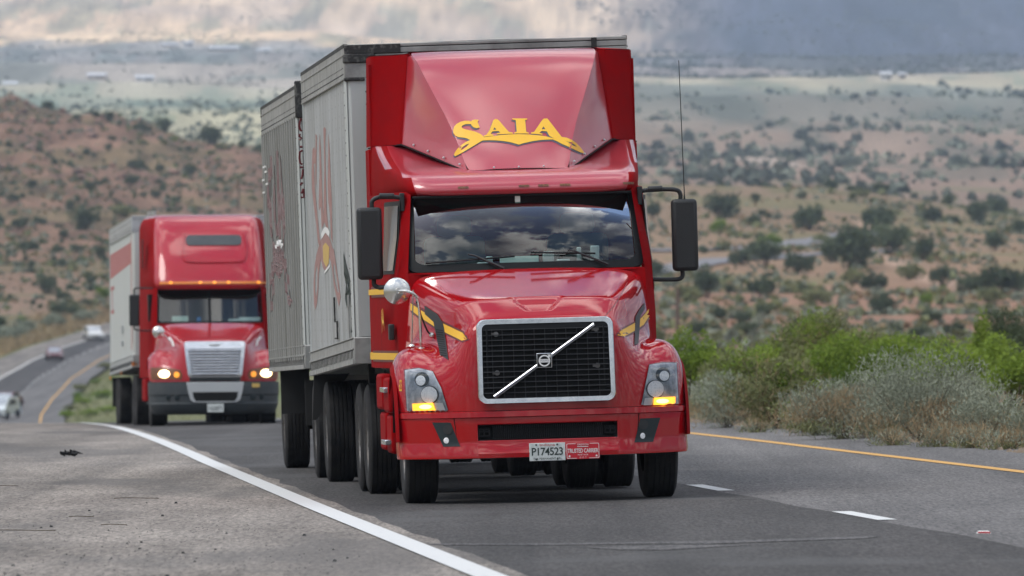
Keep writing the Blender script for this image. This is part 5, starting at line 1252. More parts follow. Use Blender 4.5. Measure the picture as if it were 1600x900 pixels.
# ------------------------------------------------------------------ trailers of the front truck
def trailer(Mx, name, label, L, H, zb0, zb1, skin, kind, cap=False):
    t = thing(name, label, 'trailer', Mx)
    hw = 1.295
    def zb(v): return zb0+(zb1-zb0)*v/L
    # skin walls
    for s in (-1, 1):
        q = MB()
        rows = [[], []]
        n = int(L/(.05 if kind == 'corrugated' else .3))
        pts = []
        if kind == 'corrugated':
            p = .305; v = .22
            while v < L-.12:
                pts += [(v, 0), (v+.03, .028), (v+.20, .028), (v+.23, 0)]; v += .53
        elif kind == 'posts':
            pass
        pts = [(.0, 0)]+pts+[(L, 0)]
        q.grid([[(s*(hw-.012+d), v, zb(v)+.10) for v, d in pts], [(s*(hw-.012+d), v, H-.30) for v, d in pts]])
        wall = obj('side_wall', q, M[skin], t, ang=20)
        q = MB(); q.box(min(s*(hw-.03), s*(hw+.004)), max(s*(hw-.03), s*(hw+.004)), 0.0, L, H-.31, H-.02)
        q.box(min(s*hw, s*(hw+.014)), max(s*hw, s*(hw+.014)), .12, L-.1, H-.318, H-.300)
        q.box(min(s*hw, s*(hw+.012)), max(s*hw, s*(hw+.012)), .0, L, H-.10, H-.085)
        tr = obj('top_rail', q, M['rail' if kind != 'flat' else 'rail3'], t, bev=.003)
        q = MB()
        k = .2
        while k < L: q.lathe([(s*(hw+.004), .009), (s*(hw+.010), .001)], (0, k, H-.265), 'x', 5); k += .11
        k = .26
        while k < L: q.lathe([(s*(hw+.004), .009), (s*(hw+.010), .001)], (0, k, H-.21), 'x', 5); k += .22
        obj('rivet', q, M['tarred'], tr, smooth=False)
        q = MB()
        def slab(a, b, o): q.hexa([(s*(hw-.05), 0, zb0+a), (s*(hw+o), 0, zb0+a), (s*(hw+o), L, zb1+a), (s*(hw-.05), L, zb1+a), (s*(hw-.05), 0, zb0+b), (s*(hw+o), 0, zb0+b), (s*(hw+o), L, zb1+b), (s*(hw-.05), L, zb1+b)])
        slab(0, .045, .016); slab(.05, .13, .004); slab(.135, .15, .014); slab(.15, .23, .002); slab(.235, .245, .012)
        br_ = obj('bottom_rail', q, M['rail' if kind != 'flat' else 'rail3'], t, bev=.003)
        q = MB(); k = .12
        while k < L-.1:
            q.box(min(s*hw, s*(hw+.010)), max(s*hw, s*(hw+.010)), k, k+.02, zb(k)+.055, zb(k)+.13); k += .25
        obj('rub_mark', q, M['tarred'], br_, smooth=False)
    # nose, roof, rear
    q = MB(); q.box(-hw+.05, hw-.05, -.012, .03, zb0+.25, H-.3); obj('nose_wall', q, M['skin3' if kind != 'corrugated' else 'skin2'], t)
    q = MB()
    for s in (-1, 1):
        rows = []
        for k in range(7):
            a = R(k*15); rows.append([(s*(hw-.07+.07*math.sin(a)), .058-.07*math.cos(a), zb0+.24), (s*(hw-.07+.07*math.sin(a)), .058-.07*math.cos(a), H-.30)])
        q.grid(rows); q.box(min(s*(hw-.012), s*(hw+.003)), max(s*(hw-.012), s*(hw+.003)), .055, .2, zb0+.25, H-.32)
    obj('corner_post', q, M['postwhite' if kind == 'flat' else 'skin3'], t, ang=60)
    q = MB()
    for s in (-1, 1):
        z = zb0+.3
        while z < H-.35: q.lathe([(-.018, .001), (-.013, .011)], (s*(hw-.19), 0, z), 'y', 5); q.lathe([(s*(hw+.003), .009), (s*(hw+.009), .001)], (0, .16, z), 'x', 5); z += .115
    obj('rivet', q, M['tarred'], t, smooth=False)
    q = MB(); q.box(-hw, hw, -.02, .12, zb0, zb0+.245); obj('nose_sill', q, M['rail'], t, bev=.01)
    q = MB(); q.box(-hw, hw, -.016, .06, H-.31, H-.09); q.box(-hw, hw, -.022, .06, H-.03, H-.0); q.box(-hw+.0, hw, -.018, .06, H-.085, H-.035); obj('nose_rail', q, M['rail' if kind != 'flat' else 'rail3'], t, bev=.006)
    q = MB(); q.grid([[(x, y, H-.015+.02*math.cos(x/hw*1.57)) for x in np.linspace(-hw+.01, hw-.01, 9)] for y in (.0, L)]); q.box(-hw-.006, -hw+.03, 0, L, H-.03, H+.006); q.box(hw-.03, hw+.006, 0, L, H-.03, H+.006); obj('roof', q, M['tarred' if cap else 'rail'], t)
    q = MB(); q.box(-hw, hw, L-.03, L, zb1, H-.02); obj('rear_doors', q, M['skin3'], t)
    q = MB(); q.box(-hw+.06, hw-.06, .1, L-.05, max(zb0, zb1)+.02, max(zb0, zb1)+.12); q.box(-.55, -.45, 1.0, L, .85, 1.2); q.box(.45, .55, 1.0, L, .85, 1.2); obj('underframe', q, M['dark'], t)
    return t, hw
F1 = frame((-.107, 77.0, -.347), 4.08, 1.9, -.3)
TR1, hw = trailer(F1, 'semi_trailer', 'front white riveted trailer with faded red script directly behind the red cab', 8.53, 4.135, 1.215, 1.06, 'skin1', 'posts', cap=True)
q = MB(); q.box(-hw-.012, -hw+.28, -.035, .10, 3.965, 4.05); obj('worn_cap', q, M['tarred'], TR1, bev=.012)
q = MB(); q.box(-hw-.008, -hw+.18, -.03, .06, 3.80, 3.835); obj('strap', q, M['tarred'], TR1, bev=.01)
q = MB(); q.box(.97, 1.02, -.035, -.02, 3.99, 4.13); obj('bracket', q, M['tarred'], TR1)
q = MB(); q.box(-hw-.002, -.78, -.030, -.0225, 4.052, 4.13); obj('weathered_edge', q, M['tarred'], TR1)

SCRIPT = [[(6.844, 3.328), (6.451, 3.342), (6.193, 3.302), (6.329, 3.177), (6.662, 3.177), (6.639, 3.075), (6.56, 2.915), (6.388, 2.754), (6.17, 2.594), (5.961, 2.423), (5.615, 2.386), (6.015, 2.345), (6.357, 2.394), (6.608, 2.577), (6.954, 2.763), (7.224, 2.926), (7.193, 3.108)], [(6.126, 3.465), (5.86, 3.441), (6.046, 3.243), (6.279, 2.978), (6.443, 2.947), (6.435, 3.093), (6.185, 3.313)], [(5.293, 3.45), (5.127, 3.29), (5.127, 3.024), (5.157, 2.78), (5.127, 2.558), (5.523, 2.519), (5.553, 2.742), (5.907, 2.702), (5.938, 2.793), (5.553, 3.077), (5.492, 3.298)], [(4.537, 3.48), (4.26, 3.487), (4.008, 3.459), (4.227, 3.337), (4.346, 3.032), (4.406, 2.681), (4.168, 2.502), (4.645, 2.53), (4.93, 2.578), (5.233, 2.537), (4.93, 2.777), (4.585, 3.08), (4.54, 3.344)], [(3.588, 3.42), (3.435, 3.254), (3.42, 3.014), (3.333, 2.752), (3.421, 2.558), (3.464, 2.363), (3.742, 2.409), (3.8, 2.65), (4.035, 2.763), (4.05, 2.939), (3.741, 3.195)], [(5.984, 2.39), (5.584, 2.43), (5.1, 2.465), (4.732, 2.469), (4.302, 2.438), (3.885, 2.394), (3.501, 2.309), (3.654, 2.212), (4.021, 2.194), (4.176, 2.228), (4.603, 2.128), (5.073, 2.105), (5.511, 2.135), (5.83, 2.209), (6.311, 2.191), (6.451, 2.259)]]
TAILS = [[(6.194, 2.358), (5.661, 2.319), (6.031, 2.188), (6.389, 2.078), (6.577, 1.944), (6.971, 1.788), (7.394, 1.73), (7.593, 1.79), (7.545, 1.995), (7.177, 2.175), (6.718, 2.284)], [(4.013, 2.336), (3.247, 2.296), (2.915, 2.141), (2.516, 1.966), (2.303, 1.836), (2.661, 1.747), (3.031, 1.839), (3.479, 1.95), (3.654, 2.082), (3.933, 2.193)]]
TAILH = [[(6.749, 2.171), (6.592, 2.125), (6.765, 1.945), (7.114, 1.856), (7.257, 1.925), (7.098, 2.083)], [(3.421, 2.167), (3.175, 2.143), (2.772, 1.968), (2.573, 1.88), (2.822, 1.892), (3.276, 1.992), (3.479, 2.08)]]
DIA = [(5.363, 2.35), (4.795, 2.377), (4.109, 2.326), (4.302, 2.174), (4.867, 2.139), (5.37, 2.205)]
SCUFF = [[(1.459, 2.256), (1.203, 2.175), (0.825, 2.082), (1.086, 1.95), (0.869, 1.814), (1.145, 1.726), (1.437, 1.817), (1.174, 1.95), (1.466, 2.042)], [(0.825, 2.082), (0.38, 1.968), (0.566, 1.813), (0.797, 1.725), (0.883, 1.859)], [(1.437, 2.087), (0.566, 1.947), (0.756, 1.921), (1.503, 2.054)], [(1.408, 1.862), (0.373, 1.913), (0.34, 1.897), (1.337, 1.834)], [(0.466, 1.568), (0.337, 1.502), (0.595, 1.502)]]
STRK = [[(-1.252, 3.714), (-1.269, 3.682), (-1.276, 3.638), (-1.267, 3.594), (-1.251, 3.585)], [(-1.274, 3.556), (-1.28, 3.529), (-1.259, 3.512), (-1.282, 3.49)], [(-1.279, 3.422), (-1.253, 3.422)], [(-1.253, 3.385), (-1.28, 3.37), (-1.286, 3.31), (-1.281, 3.255), (-1.258, 3.241)], [(-1.286, 3.213), (-1.253, 3.212)], [(-1.254, 3.194), (-1.261, 3.134), (-1.274, 3.091)], [(-1.285, 3.025), (-1.275, 3.052), (-1.259, 3.046)], [(-1.279, 2.943), (-1.255, 2.992)], [(-1.286, 2.905), (-1.253, 2.904), (-1.252, 2.991)]]
def wall_of(t): return [c for c in kids(t) if c.name.startswith('side_wall')][0]
def wallart(t, polys, m, name, off=.014):
    """print on the side wall, following its ribs"""
    corr = t.name == 'semi_trailer.001'
    v, f = flat(polys, maxlen=.06 if corr else None); mb = MB(); P = []
    for (y, z, _) in v:
        d = 0
        if corr:
            k = (y-.22) % .53; d = .028*min(1, k/.03, max(0, (.23-k)/.03)) if y > .22 else 0
        P.append((-(hw-.012+d+(.006 if corr else .0025)+(off-.014)), y, z))
    mb.add(P, f); return obj(name, mb, m, wall_of(t), recalc=False, smooth=False)
for p in SCRIPT: wallart(TR1, [p], M['fadered'], 'lettering')
for a, b in zip(TAILS, TAILH): wallart(TR1, [a, b], M['fadered'], 'lettering', .0145)
wallart(TR1, [DIA], M['logoyel'], 'emblem', .016)
wallart(TR1, [[(3.9, 2.47), (4.3, 2.515), (4.75, 2.53), (5.2, 2.51), (5.6, 2.47), (5.5, 2.42), (4.75, 2.475), (4.0, 2.42)]], M['white'], 'emblem', .017)
wallart(TR1, [[(4.05, 2.165), (5.2, 2.10), (5.2, 2.075), (4.05, 2.14)]], M['white'], 'emblem', .017)
for p in SCUFF: wallart(TR1, [p], M['ink'], 'scuff', .018)
for (a, b, c_, d) in ((3.15, 3.2, 1.60, 1.84), (2.75, 3.15, 1.60, 1.615), (2.75, 2.8, 1.44, 1.6), (2.75, 3.2, 1.44, 1.455), (.52, .60, 1.45, 1.85)):
    q = MB(); q.box(-hw-.016, -hw, a, b, c_, d); obj('hinge', q, M['tarred' if a > 1 else 'rail'], wall_of(TR1), bev=.003)
F2 = frame((-.789, 86.4, -.409), 4.1, 2.0, -.3)
TR2, hw = trailer(F2, 'semi_trailer', 'rear grey corrugated trailer with dull faded script towed behind the white one', 8.53, 4.05, 1.145, 1.075, 'skin2', 'corrugated', cap=True)
for p in SCRIPT: wallart(TR2, [p], M['fadered2'], 'lettering', .014)
for a, b in zip(TAILS, TAILH): wallart(TR2, [a, b], M['fadered2'], 'lettering', .0145)
wallart(TR2, [[(3.9, 2.47), (4.3, 2.515), (4.75, 2.53), (5.2, 2.51), (5.6, 2.47), (5.5, 2.42), (4.75, 2.475), (4.0, 2.42)]], M['white'], 'emblem', .017)
for (v0, z) in ((7.6, 3.36), (7.2, 3.30), (7.9, 3.22), (7.0, 3.16), (7.9, 3.08)):
    q = MB(); q.box(-hw-.02, -hw, v0, v0+.5, z, z+.02); obj('unit_number', q, M['white'], wall_of(TR2))
q = MB()
for st in STRK: q.tube([(x+.006, -.04, z) for x, z in st], .012, 5)
obj('lettering', q, M['stripedark'], TR2)
q = MB(); q.box(-hw-.01, -hw+.16, -.05, .05, 3.72, 4.10); q.box(-hw-.006, -hw+.05, 8.3, 8.535, 3.93, 4.055); obj('worn_cap', q, M['tarred'], TR2, bev=.012)
for t, v, lab in ((TR1, 7.35, 0), (TR2, 7.25, 0)):
    for s in (-1, 1): wheel(t, s*1.085, v, .505, .275, s, True)
    q = MB(); q.lathe([(-1.0, .07), (1.0, .07)], (0, v, .5), 'x', 12); q.box(-.55, .55, v-.4, v+.4, .62, .85); obj('axle', q, M['dark'], t)
for s in (-1, 1):
    q = MB(); q.hexa([(s*1.29-.03, 8.0, .62), (s*1.29+.01, 8.0, .62), (s*1.29+.01, 8.06, .62), (s*1.29-.03, 8.06, .62), (s*1.29-.36*(s > 0)-.0, 8.0, 1.08), (s*1.29+.36*(s < 0), 8.0, 1.08), (s*1.29+.36*(s < 0), 8.06, 1.08), (s*1.29-.36*(s > 0), 8.06, 1.08)]); obj('mud_flap', q, M['mudflap'], TR1)
    for t in (TR1, TR2):
        q = MB(); q.box(min(s*1.0, s*1.06), max(s*1.0, s*1.06), 2.0, 2.1, .45, 1.2); q.box(min(s*.95, s*1.12), max(s*.95, s*1.12), 1.95, 2.15, .42, .46); obj('landing_leg', q, M['dark'], t)
q = MB(); q.box(-1.27, -.95, 6.45, 6.5, .62, 1.12); obj('mud_flap', q, M['mudflap'], TR2)
DL = thing('converter_dolly', 'dark axle dolly with dual wheels between the two trailers', 'dolly', frame((-.80, 86.9, -.410), 4.1, 2.0, -.3))
for s in (-1, 1): wheel(DL, s*1.085, 0.0, .505, .275, s, True)
q = MB(); q.lathe([(-1.0, .07), (1.0, .07)], (0, 0, .5), 'x', 12); q.box(-.45, .45, -.5, .6, .8, 1.0); q.box(-.08, .08, -1.9, .0, .75, .9); obj('frame', q, M['dark'], DL)
q = MB(); q.box(-1.28, -.95, .58, .61, .55, 1.02); q.box(.95, 1.28, .58, .61, .55, 1.02); obj('mud_flap', q, M['mudflap'], DL)

# ------------------------------------------------------------------ second truck
ST = frame((-5.46, 155, -1.06), 4.7, .4, -.8)
T2 = thing('truck_tractor', 'second red truck tractor with lit headlamps and slatted chrome grille behind the first', 'truck', ST)
h2 = [
 [(0,.06,.86),(.3,.07,.86),(.47,.10,.86),(.56,.16,.86),(.68,.22,.86),(.82,.30,.86),(1.0,.42,.86),(1.12,.55,.86),(1.19,.72,.86)],
 [(0,.08,1.10),(.3,.09,1.10),(.50,.12,1.10),(.58,.17,1.09),(.68,.24,1.08),(.82,.32,1.07),(1.0,.44,1.07),(1.13,.58,1.07),(1.20,.76,1.06)],
 [(0,.12,1.35),(.3,.13,1.35),(.54,.16,1.35),(.61,.21,1.33),(.69,.36,1.26),(.80,.46,1.20),(.98,.54,1.22),(1.12,.68,1.22),(1.20,.85,1.16)],
 [(0,.17,1.56),(.3,.18,1.56),(.54,.21,1.55),(.61,.28,1.50),(.70,.50,1.36),(.80,.64,1.34),(.95,.74,1.40),(1.10,.84,1.38),(1.19,.97,1.26)],
 [(0,.27,1.62),(.3,.28,1.62),(.55,.32,1.605),(.64,.40,1.54),(.72,.62,1.40),(.82,.80,1.40),(.95,.92,1.46),(1.09,1.0,1.44),(1.19,1.1,1.30)],
 [(0,.8,1.72),(.35,.81,1.72),(.66,.84,1.69),(.74,.9,1.60),(.80,1.0,1.45),(.87,1.1,1.42),(.96,1.2,1.47),(1.09,1.25,1.43),(1.19,1.3,1.30)],
 [(0,1.3,1.83),(.45,1.3,1.83),(.80,1.32,1.80),(.88,1.36,1.70),(.92,1.42,1.50),(.96,1.5,1.40),(1.0,1.5,1.40),(1.10,1.55,1.35),(1.19,1.6,1.18)],
 [(0,1.80,1.95),(.5,1.80,1.95),(.93,1.82,1.92),(1.0,1.84,1.82),(1.02,1.84,1.6),(1.05,1.84,1.4),(1.08,1.84,1.3),(1.12,1.84,1.2),(1.19,1.84,1.05)]]
q = MB(); q.grid(sym(h2)); hood2 = obj('hood', q, M['red2'], T2, sub=2, ang=180)
bpy.context.view_layer.update(); BH2 = bvh_of([hood2]); C2 = Vector((-6.5, -154.5, 4.7))
C2 = ST.inverted() @ Vector((0, 0, 1.52))
# bumper
pl2 = catmull([(0,0),(.5,.0),(.75,.06),(.95,.18),(1.10,.36),(1.19,.55),(1.21,.75)], 5); us2 = [p[0] for p in pl2]
def pv2(u): return float(np.interp(u, us2, [p[1] for p in pl2]))
q = MB(); q.grid([[(s*u*k, pv2(u)+dv, w) for s, u in [(-1, a) for a in reversed(us2)]+[(1, a) for a in us2[1:]]] for w, dv, k in ((.845, .08, 1), (.85, .0, 1), (.76, -.01, 1), (.62, .0, 1), (.60, .025, .995), (.47, .03, .99), (.45, .0, .99), (.36, .03, .97), (.27, .12, .93), (.25, .2, .9))]); bp2 = obj('bumper', q, M['grey'], T2, ang=30)
q = MB(); O2 = [(-.53, .845), (.53, .845), (.50, .66), (.46, .52), (.40, .475), (.15, .465), (-.15, .465), (-.40, .475), (-.46, .52), (-.50, .66)]
q.prism([(x, -.025, z) for x, z in O2], (0, .05, 0)); ins = obj('bumper_insert', q, M['silver'], bp2, bev=.008)
q = MB(); q.prism([(x, -.032, z) for x, z in [(-.42, .665), (.42, .665), (.40, .56), (.36, .50), (-.36, .50), (-.40, .56)]], (0, .02, 0)); obj('opening', q, M['void'], ins)
q = MB(); q.box(-.15, .15, -.05, -.04, .295, .45); p2 = obj('licence_plate', q, M['plate'], bp2); place('characters', flat(text='162871', size=.10, spacing=.9), M['grey'], p2, (0, -.052, .36), A, B_)
for s in (-1, 1):
    for (u, r) in ((.70, .055), (.86, .05)):
        q = MB(); q.lathe([(-.02, .001), (-.015, r*.8), (0, r), (.05, r)], (s*u, pv2(u)+.015, .57), 'y', 18); obj('fog_lamp', q, M['foglens'], bp2)
q = MB(); q.box(.68, .82, .02, .03, .745, .82); obj('sticker', q, M['logoyel'], bp2)
# grille
q = MB(); Oo = rrect(-.565, .565, .93, 1.60, .06, 5); Oo = [(x*(.86+.14*min(1, max(0, (z-.93)/.35))), z) for x, z in Oo]; Ii = rrect(-.49, .49, .98, 1.46, .03, 5); Ii = [(x*(.88+.12*min(1, max(0, (z-.95)/.3))), z) for x, z in Ii]
def g2(z): return float(np.interp(z, [.86, 1.1, 1.35, 1.6], [.03, .05, .09, .15]))-.03
q.grid([[(x, g2(z)+.06, z) for x, z in Oo], [(x, g2(z)-.01, z) for x, z in Oo], [(x, g2(z)-.02, z) for x, z in Ii], [(x, g2(z)+.03, z) for x, z in Ii]], closed=True); gr2 = obj('grille', q, M['chrome'], T2, ang=50)
q = MB(); q.add([(x, g2(z)+.02, z) for x, z in Ii], [tuple(range(len(Ii)))]); obj('backing', q, M['void'], gr2)
for k in range(9):
    z = 1.005+k*.053; hwk = .49*(.88+.12*min(1, max(0, (z-.95)/.3))); q = MB(); q.tube([(-hwk, g2(z), z), (0, g2(z)-.012, z), (hwk, g2(z), z)], .0155, 6); obj('slat', q, M['chrome'], gr2)
q = MB(); q.lathe([(-.03, .001), (-.025, .05), (-.02, .06)], (0, g2(1.53), 0), 'y', 20); o = obj('badge', q, M['silver'], gr2); o.matrix_local = Matrix.Translation((0, 0, 1.53)) @ Matrix.Diagonal((1.9, 1, .45, 1))
q = MB(); q.box(-.47, .47, .06, .1, .865, .93); obj('lower_trim', q, M['grey'], gr2)
for s in (-1, 1):
    HL = [(s*x, z) for x, z in [(1.17, .90), (.62, .90), (.60, .99), (.64, 1.075), (.80, 1.10), (1.0, 1.12), (1.185, 1.12)]]
    k = drape('headlight', flat([HL], maxlen=.06), BH2, M['amberoff'], T2, off=.008, src=C2)
    cc = [(s*.93+.10*math.cos(t*.2618), 1.0+.068*math.sin(t*.2618)) for t in range(24)]; drape('lamp', flat([cc], maxlen=.05), BH2, M['lit'], k, off=.02, src=C2)
    cc = [(s*.70+.052*math.cos(t*.2618), .985+.052*math.sin(t*.2618)) for t in range(24)]; drape('side_lamp', flat([cc], maxlen=.05), BH2, M['amberlit2'], k, off=.02, src=C2)
    drape('door_decal', flat([[(s*.86, 1.66), (s*.80, 1.60), (s*.78, 1.52), (s*.74, 1.50), (s*.76, 1.60), (s*.82, 1.69)]], maxlen=.04), BH2, M['white'], hood2, off=.006, src=C2)
# cab
q = MB(); rows = [ringc(.95, 1.82, 1.95, 2.6, 5.0, 1.0, 1.08, 1.14, 1.2), ringc(1.95, 1.86, 2.0, 2.6, 5.0, .99, 1.07, 1.14, 1.2), ringc(2.62, 2.16, 2.28, 2.8, 5.0, .97, 1.04, 1.12, 1.19)]
vs = [p for r in rows for p in r]; fs = []
for i in range(2):
    for j in range(7):
        if j == 3 and i == 1: continue
        fs.append((i*8+j, i*8+j+1, (i+1)*8+j+1, (i+1)*8+j))
q.add(vs, fs); cab2 = obj('cab', q, M['redside'], T2, ang=30)
q = MB(); q.box(-1.15, 1.15, 4.9, 4.95, .9, 3.9); obj('rear_wall', q, M['redside'], cab2)
q = MB(); q.box(-1.0, 1.0, 2.3, 4.2, 2.6, 2.63); q.box(-.95, .95, 3.2, 3.25, 1.2, 2.6); q.box(-.95, .95, 2.0, 2.5, 1.2, 1.93); obj('interior', q, M['cloth'], cab2)
q = MB(); q.grid([[(s_*x, 1.93+.10*abs(x)**2+.32*t, 1.97+t*.60) for s_, x in [(1, -.97+.97*k/6) for k in range(13)]] for t in (0, .5, 1)]); gl2 = obj('windshield', q, M['glass'], T2)
q = MB()
Q = spread(rrect(-1.0, 1.0, -.03, 1.05, .06, 4), 3); Qi = spread(rrect(-.955, .955, .03, .97, .05, 4), 3)
w2 = lambda x, t, o: (x, 1.93+.10*abs(x)**2+.32*t-o, 1.97+t*.60)
q.grid([[w2(x, t, -.01) for x, t in Q], [w2(x, t, .015) for x, t in Q], [w2(x, t, .015) for x, t in Qi], [w2(x, t, 0) for x, t in Qi]], closed=True); q.grid([[w2(-.025, t, .012) for t in (0, .5, 1)], [w2(.025, t, .012) for t in (0, .5, 1)]]); obj('windshield_seal', q, M['blackgloss'], T2)
q = MB(); q.grid([[w2(-.95+1.9*k/12, .80+.1*abs(-1+k/6)**6, -.02) for k in range(13)], [w2(-.95+1.9*k/12, 1.0, -.02) for k in range(13)]]); obj('sun_band', q, M['void'], gl2)
q = MB(); q.box(-.70, -.40, 2.08, 2.09, 1.99, 2.09); obj('paper', q, M['paper'], cab2)
q = MB(); q.box(-.24, -.16, 2.08, 2.12, 1.98, 2.07); obj('bottle', q, M['blueitem'], cab2)
q = MB(); q.box(.35, .75, 2.08, 2.12, 1.98, 2.03); q.box(.55, .95, 2.1, 2.14, 1.98, 2.06); obj('clutter', q, M['white'], cab2)
# sleeper roof
rf = MB(); rows = []
for w, vc, hwk, cor in ((2.585, 2.08, 1.00, 2.25), (2.61, 2.02, 1.03, 2.2), (2.68, 2.0, 1.05, 2.18), (2.78, 2.06, 1.06, 2.22), (2.95, 2.18, 1.05, 2.34), (3.25, 2.42, 1.04, 2.58), (3.6, 2.78, 1.03, 2.94), (3.85, 3.08, 1.01, 3.22), (3.965, 3.35, .96, 3.45), (4.02, 3.7, .88, 3.75), (4.03, 4.3, .86, 4.3)):
    half = [(0, vc), (hwk*.5, vc), (hwk*.85, vc+.04), (hwk*.97, cor), (hwk*1.04, cor+.35), (hwk*1.10, max(cor+.8, 3.6)), (1.19 if w < 3.9 else hwk*1.15, 4.95)]
    rows.append([(-u, v, w) for u, v in reversed(half)][:-1]+[(u, v, w) for u, v in half])
rf.grid(rows); roof2 = obj('sleeper_roof', rf, M['red2'], T2, sub=2, ang=180); dull_sides(roof2, M['redside'])
bpy.context.view_layer.update(); BR2 = bvh_of([roof2])
drape('roof_window', flat([rrect(-.52, .50, 3.36, 3.55, .07)], maxlen=.08), BR2, M['grey'], roof2, off=.012, src=C2)
q = MB(); 
for pts in ([(-.56, 3.62), (-.60, 3.3), (-.56, 3.10), (-.45, 3.05), (0, 3.04), (.45, 3.05), (.56, 3.10), (.60, 3.3), (.56, 3.62)],):
    P = catmull([(x, z, 0) for x, z in pts], 6); inn = [(p[0]*.955, 3.34+(p[1]-3.34)*.90) for p in reversed(P)]
    drape('roof_ridge', flat([[(p[0], p[1]) for p in P]+inn], maxlen=.1), BR2, M['red2'], roof2, off=.028, src=C2)
drape('light_strip', flat([[(-1.0, 2.655), (1.0, 2.655), (1.0, 2.69), (-1.0, 2.69)]], maxlen=.1), BR2, M['amber'], roof2, off=.024, src=C2)
for x in (-.80, -.26, 0, .26, .80):
    cc = [(x+.035*math.cos(t*.785), 2.675+.022*math.sin(t*.785)) for t in range(8)]; drape('marker_light', flat([cc]), BR2, M['amberlit2'], roof2, off=.03, src=C2)
for s in (-1, 1):
    q = MB(); q.box(min(s*1.185, s*1.2), max(s*1.185, s*1.2), 3.2, 3.45, 3.0, 3.55); obj('side_window', q, M['blackgloss'], cab2, bev=.02)
    q = MB(); q.box(min(s*1.05, s*1.13), max(s*1.05, s*1.13), 2.3, 3.0, 2.0, 2.5); obj('side_window', q, M['blackgloss'], cab2)
    x0, x1 = (-1.49, -1.30) if s < 0 else (1.30, 1.49)
    q = MB(); q.box(x0, x1, 2.15, 2.30, 1.91, 2.50); mi = obj('mirror', q, M['black'], T2, bev=.03, seg=3)
    xm = (x0+x1)/2
    q = MB(); q.tube(catmull([(s*1.05, 2.2, 2.61), (s*1.3, 2.2, 2.62), (xm, 2.2, 2.60), (xm, 2.2, 2.48)], 4), .016, 6); q.tube(catmull([(s*1.03, 2.2, 1.83), (s*1.2, 2.2, 1.82), (xm, 2.2, 1.85), (xm, 2.2, 1.93)], 4), .016, 6); obj('mirror_arm', q, M['black'], mi)
q = MB(); q.lathe([(-.06, .001), (-.05, .06), (-.02, .10), (0, .115), (.01, .11)], (-1.0, .95, 1.78), 'y', 24); rm2 = obj('fender_mirror', q, M['steel'], T2, ang=50)
q = MB(); q.tube([(-.98, .92, 1.78), (-.85, .9, 1.70), (-.72, .95, 1.46)], .010, 6); q.tube([(-1.0, .95, 1.7), (-1.02, 1.0, 1.45)], .008, 6); obj('mirror_stem', q, M['steel'], rm2)
q = MB(); q.box(-.42, -.34, .4, 9.0, .72, .98); q.box(.34, .42, .4, 9.0, .72, .98); q.box(-.8, .8, 1.1, 1.3, .42, .55); q.box(-.35, .35, .8, 1.9, .6, 1.1); q.box(-.8, .8, 7.0, 7.2, .42, .6); q.box(-1.1, -.5, 2.6, 4.4, .45, .92); q.box(.5, 1.1, 2.6, 4.4, .45, .92); obj('chassis', q, M['dark'], T2)
for s in (-1, 1):
    wheel(T2, s*1.02, 1.2, .50, .28, s, False, True)
    wheel(T2, s*1.08, 6.9, .50, .27, s, True); wheel(T2, s*1.08, 8.2, .50, .27, s, True)
    q = MB(); q.box(min(s*1.05, s*1.2), max(s*1.05, s*1.2), 2.2, 3.9, .5, .93); obj('side_panel', q, M['redside'], T2, bev=.03)
F3 = ST @ Matrix.Translation((0, 5.9, 0))
TR3, hw = trailer(F3, 'semi_trailer', 'long white trailer with a red band and rounded white front corner behind the second truck', 12.6, 4.05, 1.15, 1.05, 'skin3', 'flat')
w3 = wall_of(TR3)
wallart(TR3, [[(.95, 3.56), (12.5, 3.52), (12.5, 3.02), (.95, 3.16)]], M['bandred'], 'band')
wallart(TR3, [[(.55, 3.75), (.95, 3.56), (.95, 1.5), (.62, 1.5)]], M['bandred'], 'band', .0145)
wallart(TR3, [[(.0, 1.98), (.55, 1.98), (.55, 1.62), (.0, 1.62)]], M['bandred'], 'band', .016)
for k, (a, b, z0, z1) in enumerate(((10.2, 12.3, 2.78, 2.86), (11.2, 11.6, 2.4, 2.8), (10.4, 12.2, 2.3, 2.38))): wallart(TR3, [[(a, z0), (b, z0), (b, z1), (a, z1)]], M['bandred'], 'lettering')
q = MB(); q.box(-hw-.02, -hw, 5.2, 5.7, 1.85, 2.0); q.box(-hw-.02, -hw, 5.2, 5.7, 1.6, 1.7); obj('door_latch', q, M['rail3'], w3)
q = MB(); q.box(-hw-.02, -hw+.1, -.02, .06, 1.18, 1.26); q.box(-hw-.02, -hw, 6.0, 6.3, 1.04, 1.1); q.box(-hw-.02, -hw, 12.3, 12.6, .95, 1.03); obj('marker_light', q, M['amber'], TR3)
q = MB(); q.box(-1.0, -.92, -.1, .04, 4.0, 4.13); q.tube([(-.88, -.05, 4.0), (-.88, -.05, 4.14)], .05, 10); obj('vent_pipe', q, M['steel'], TR3)
for v in (10.0, 11.2):
    for s in (-1, 1): wheel(TR3, s*1.085, v, .50, .27, s, True)
q = MB(); q.box(-1.27, -.9, 12.1, 12.14, .4, 1.0); q.box(.9, 1.27, 12.1, 12.14, .4, 1.0); obj('mud_flap', q, M['mudflap'], TR3)

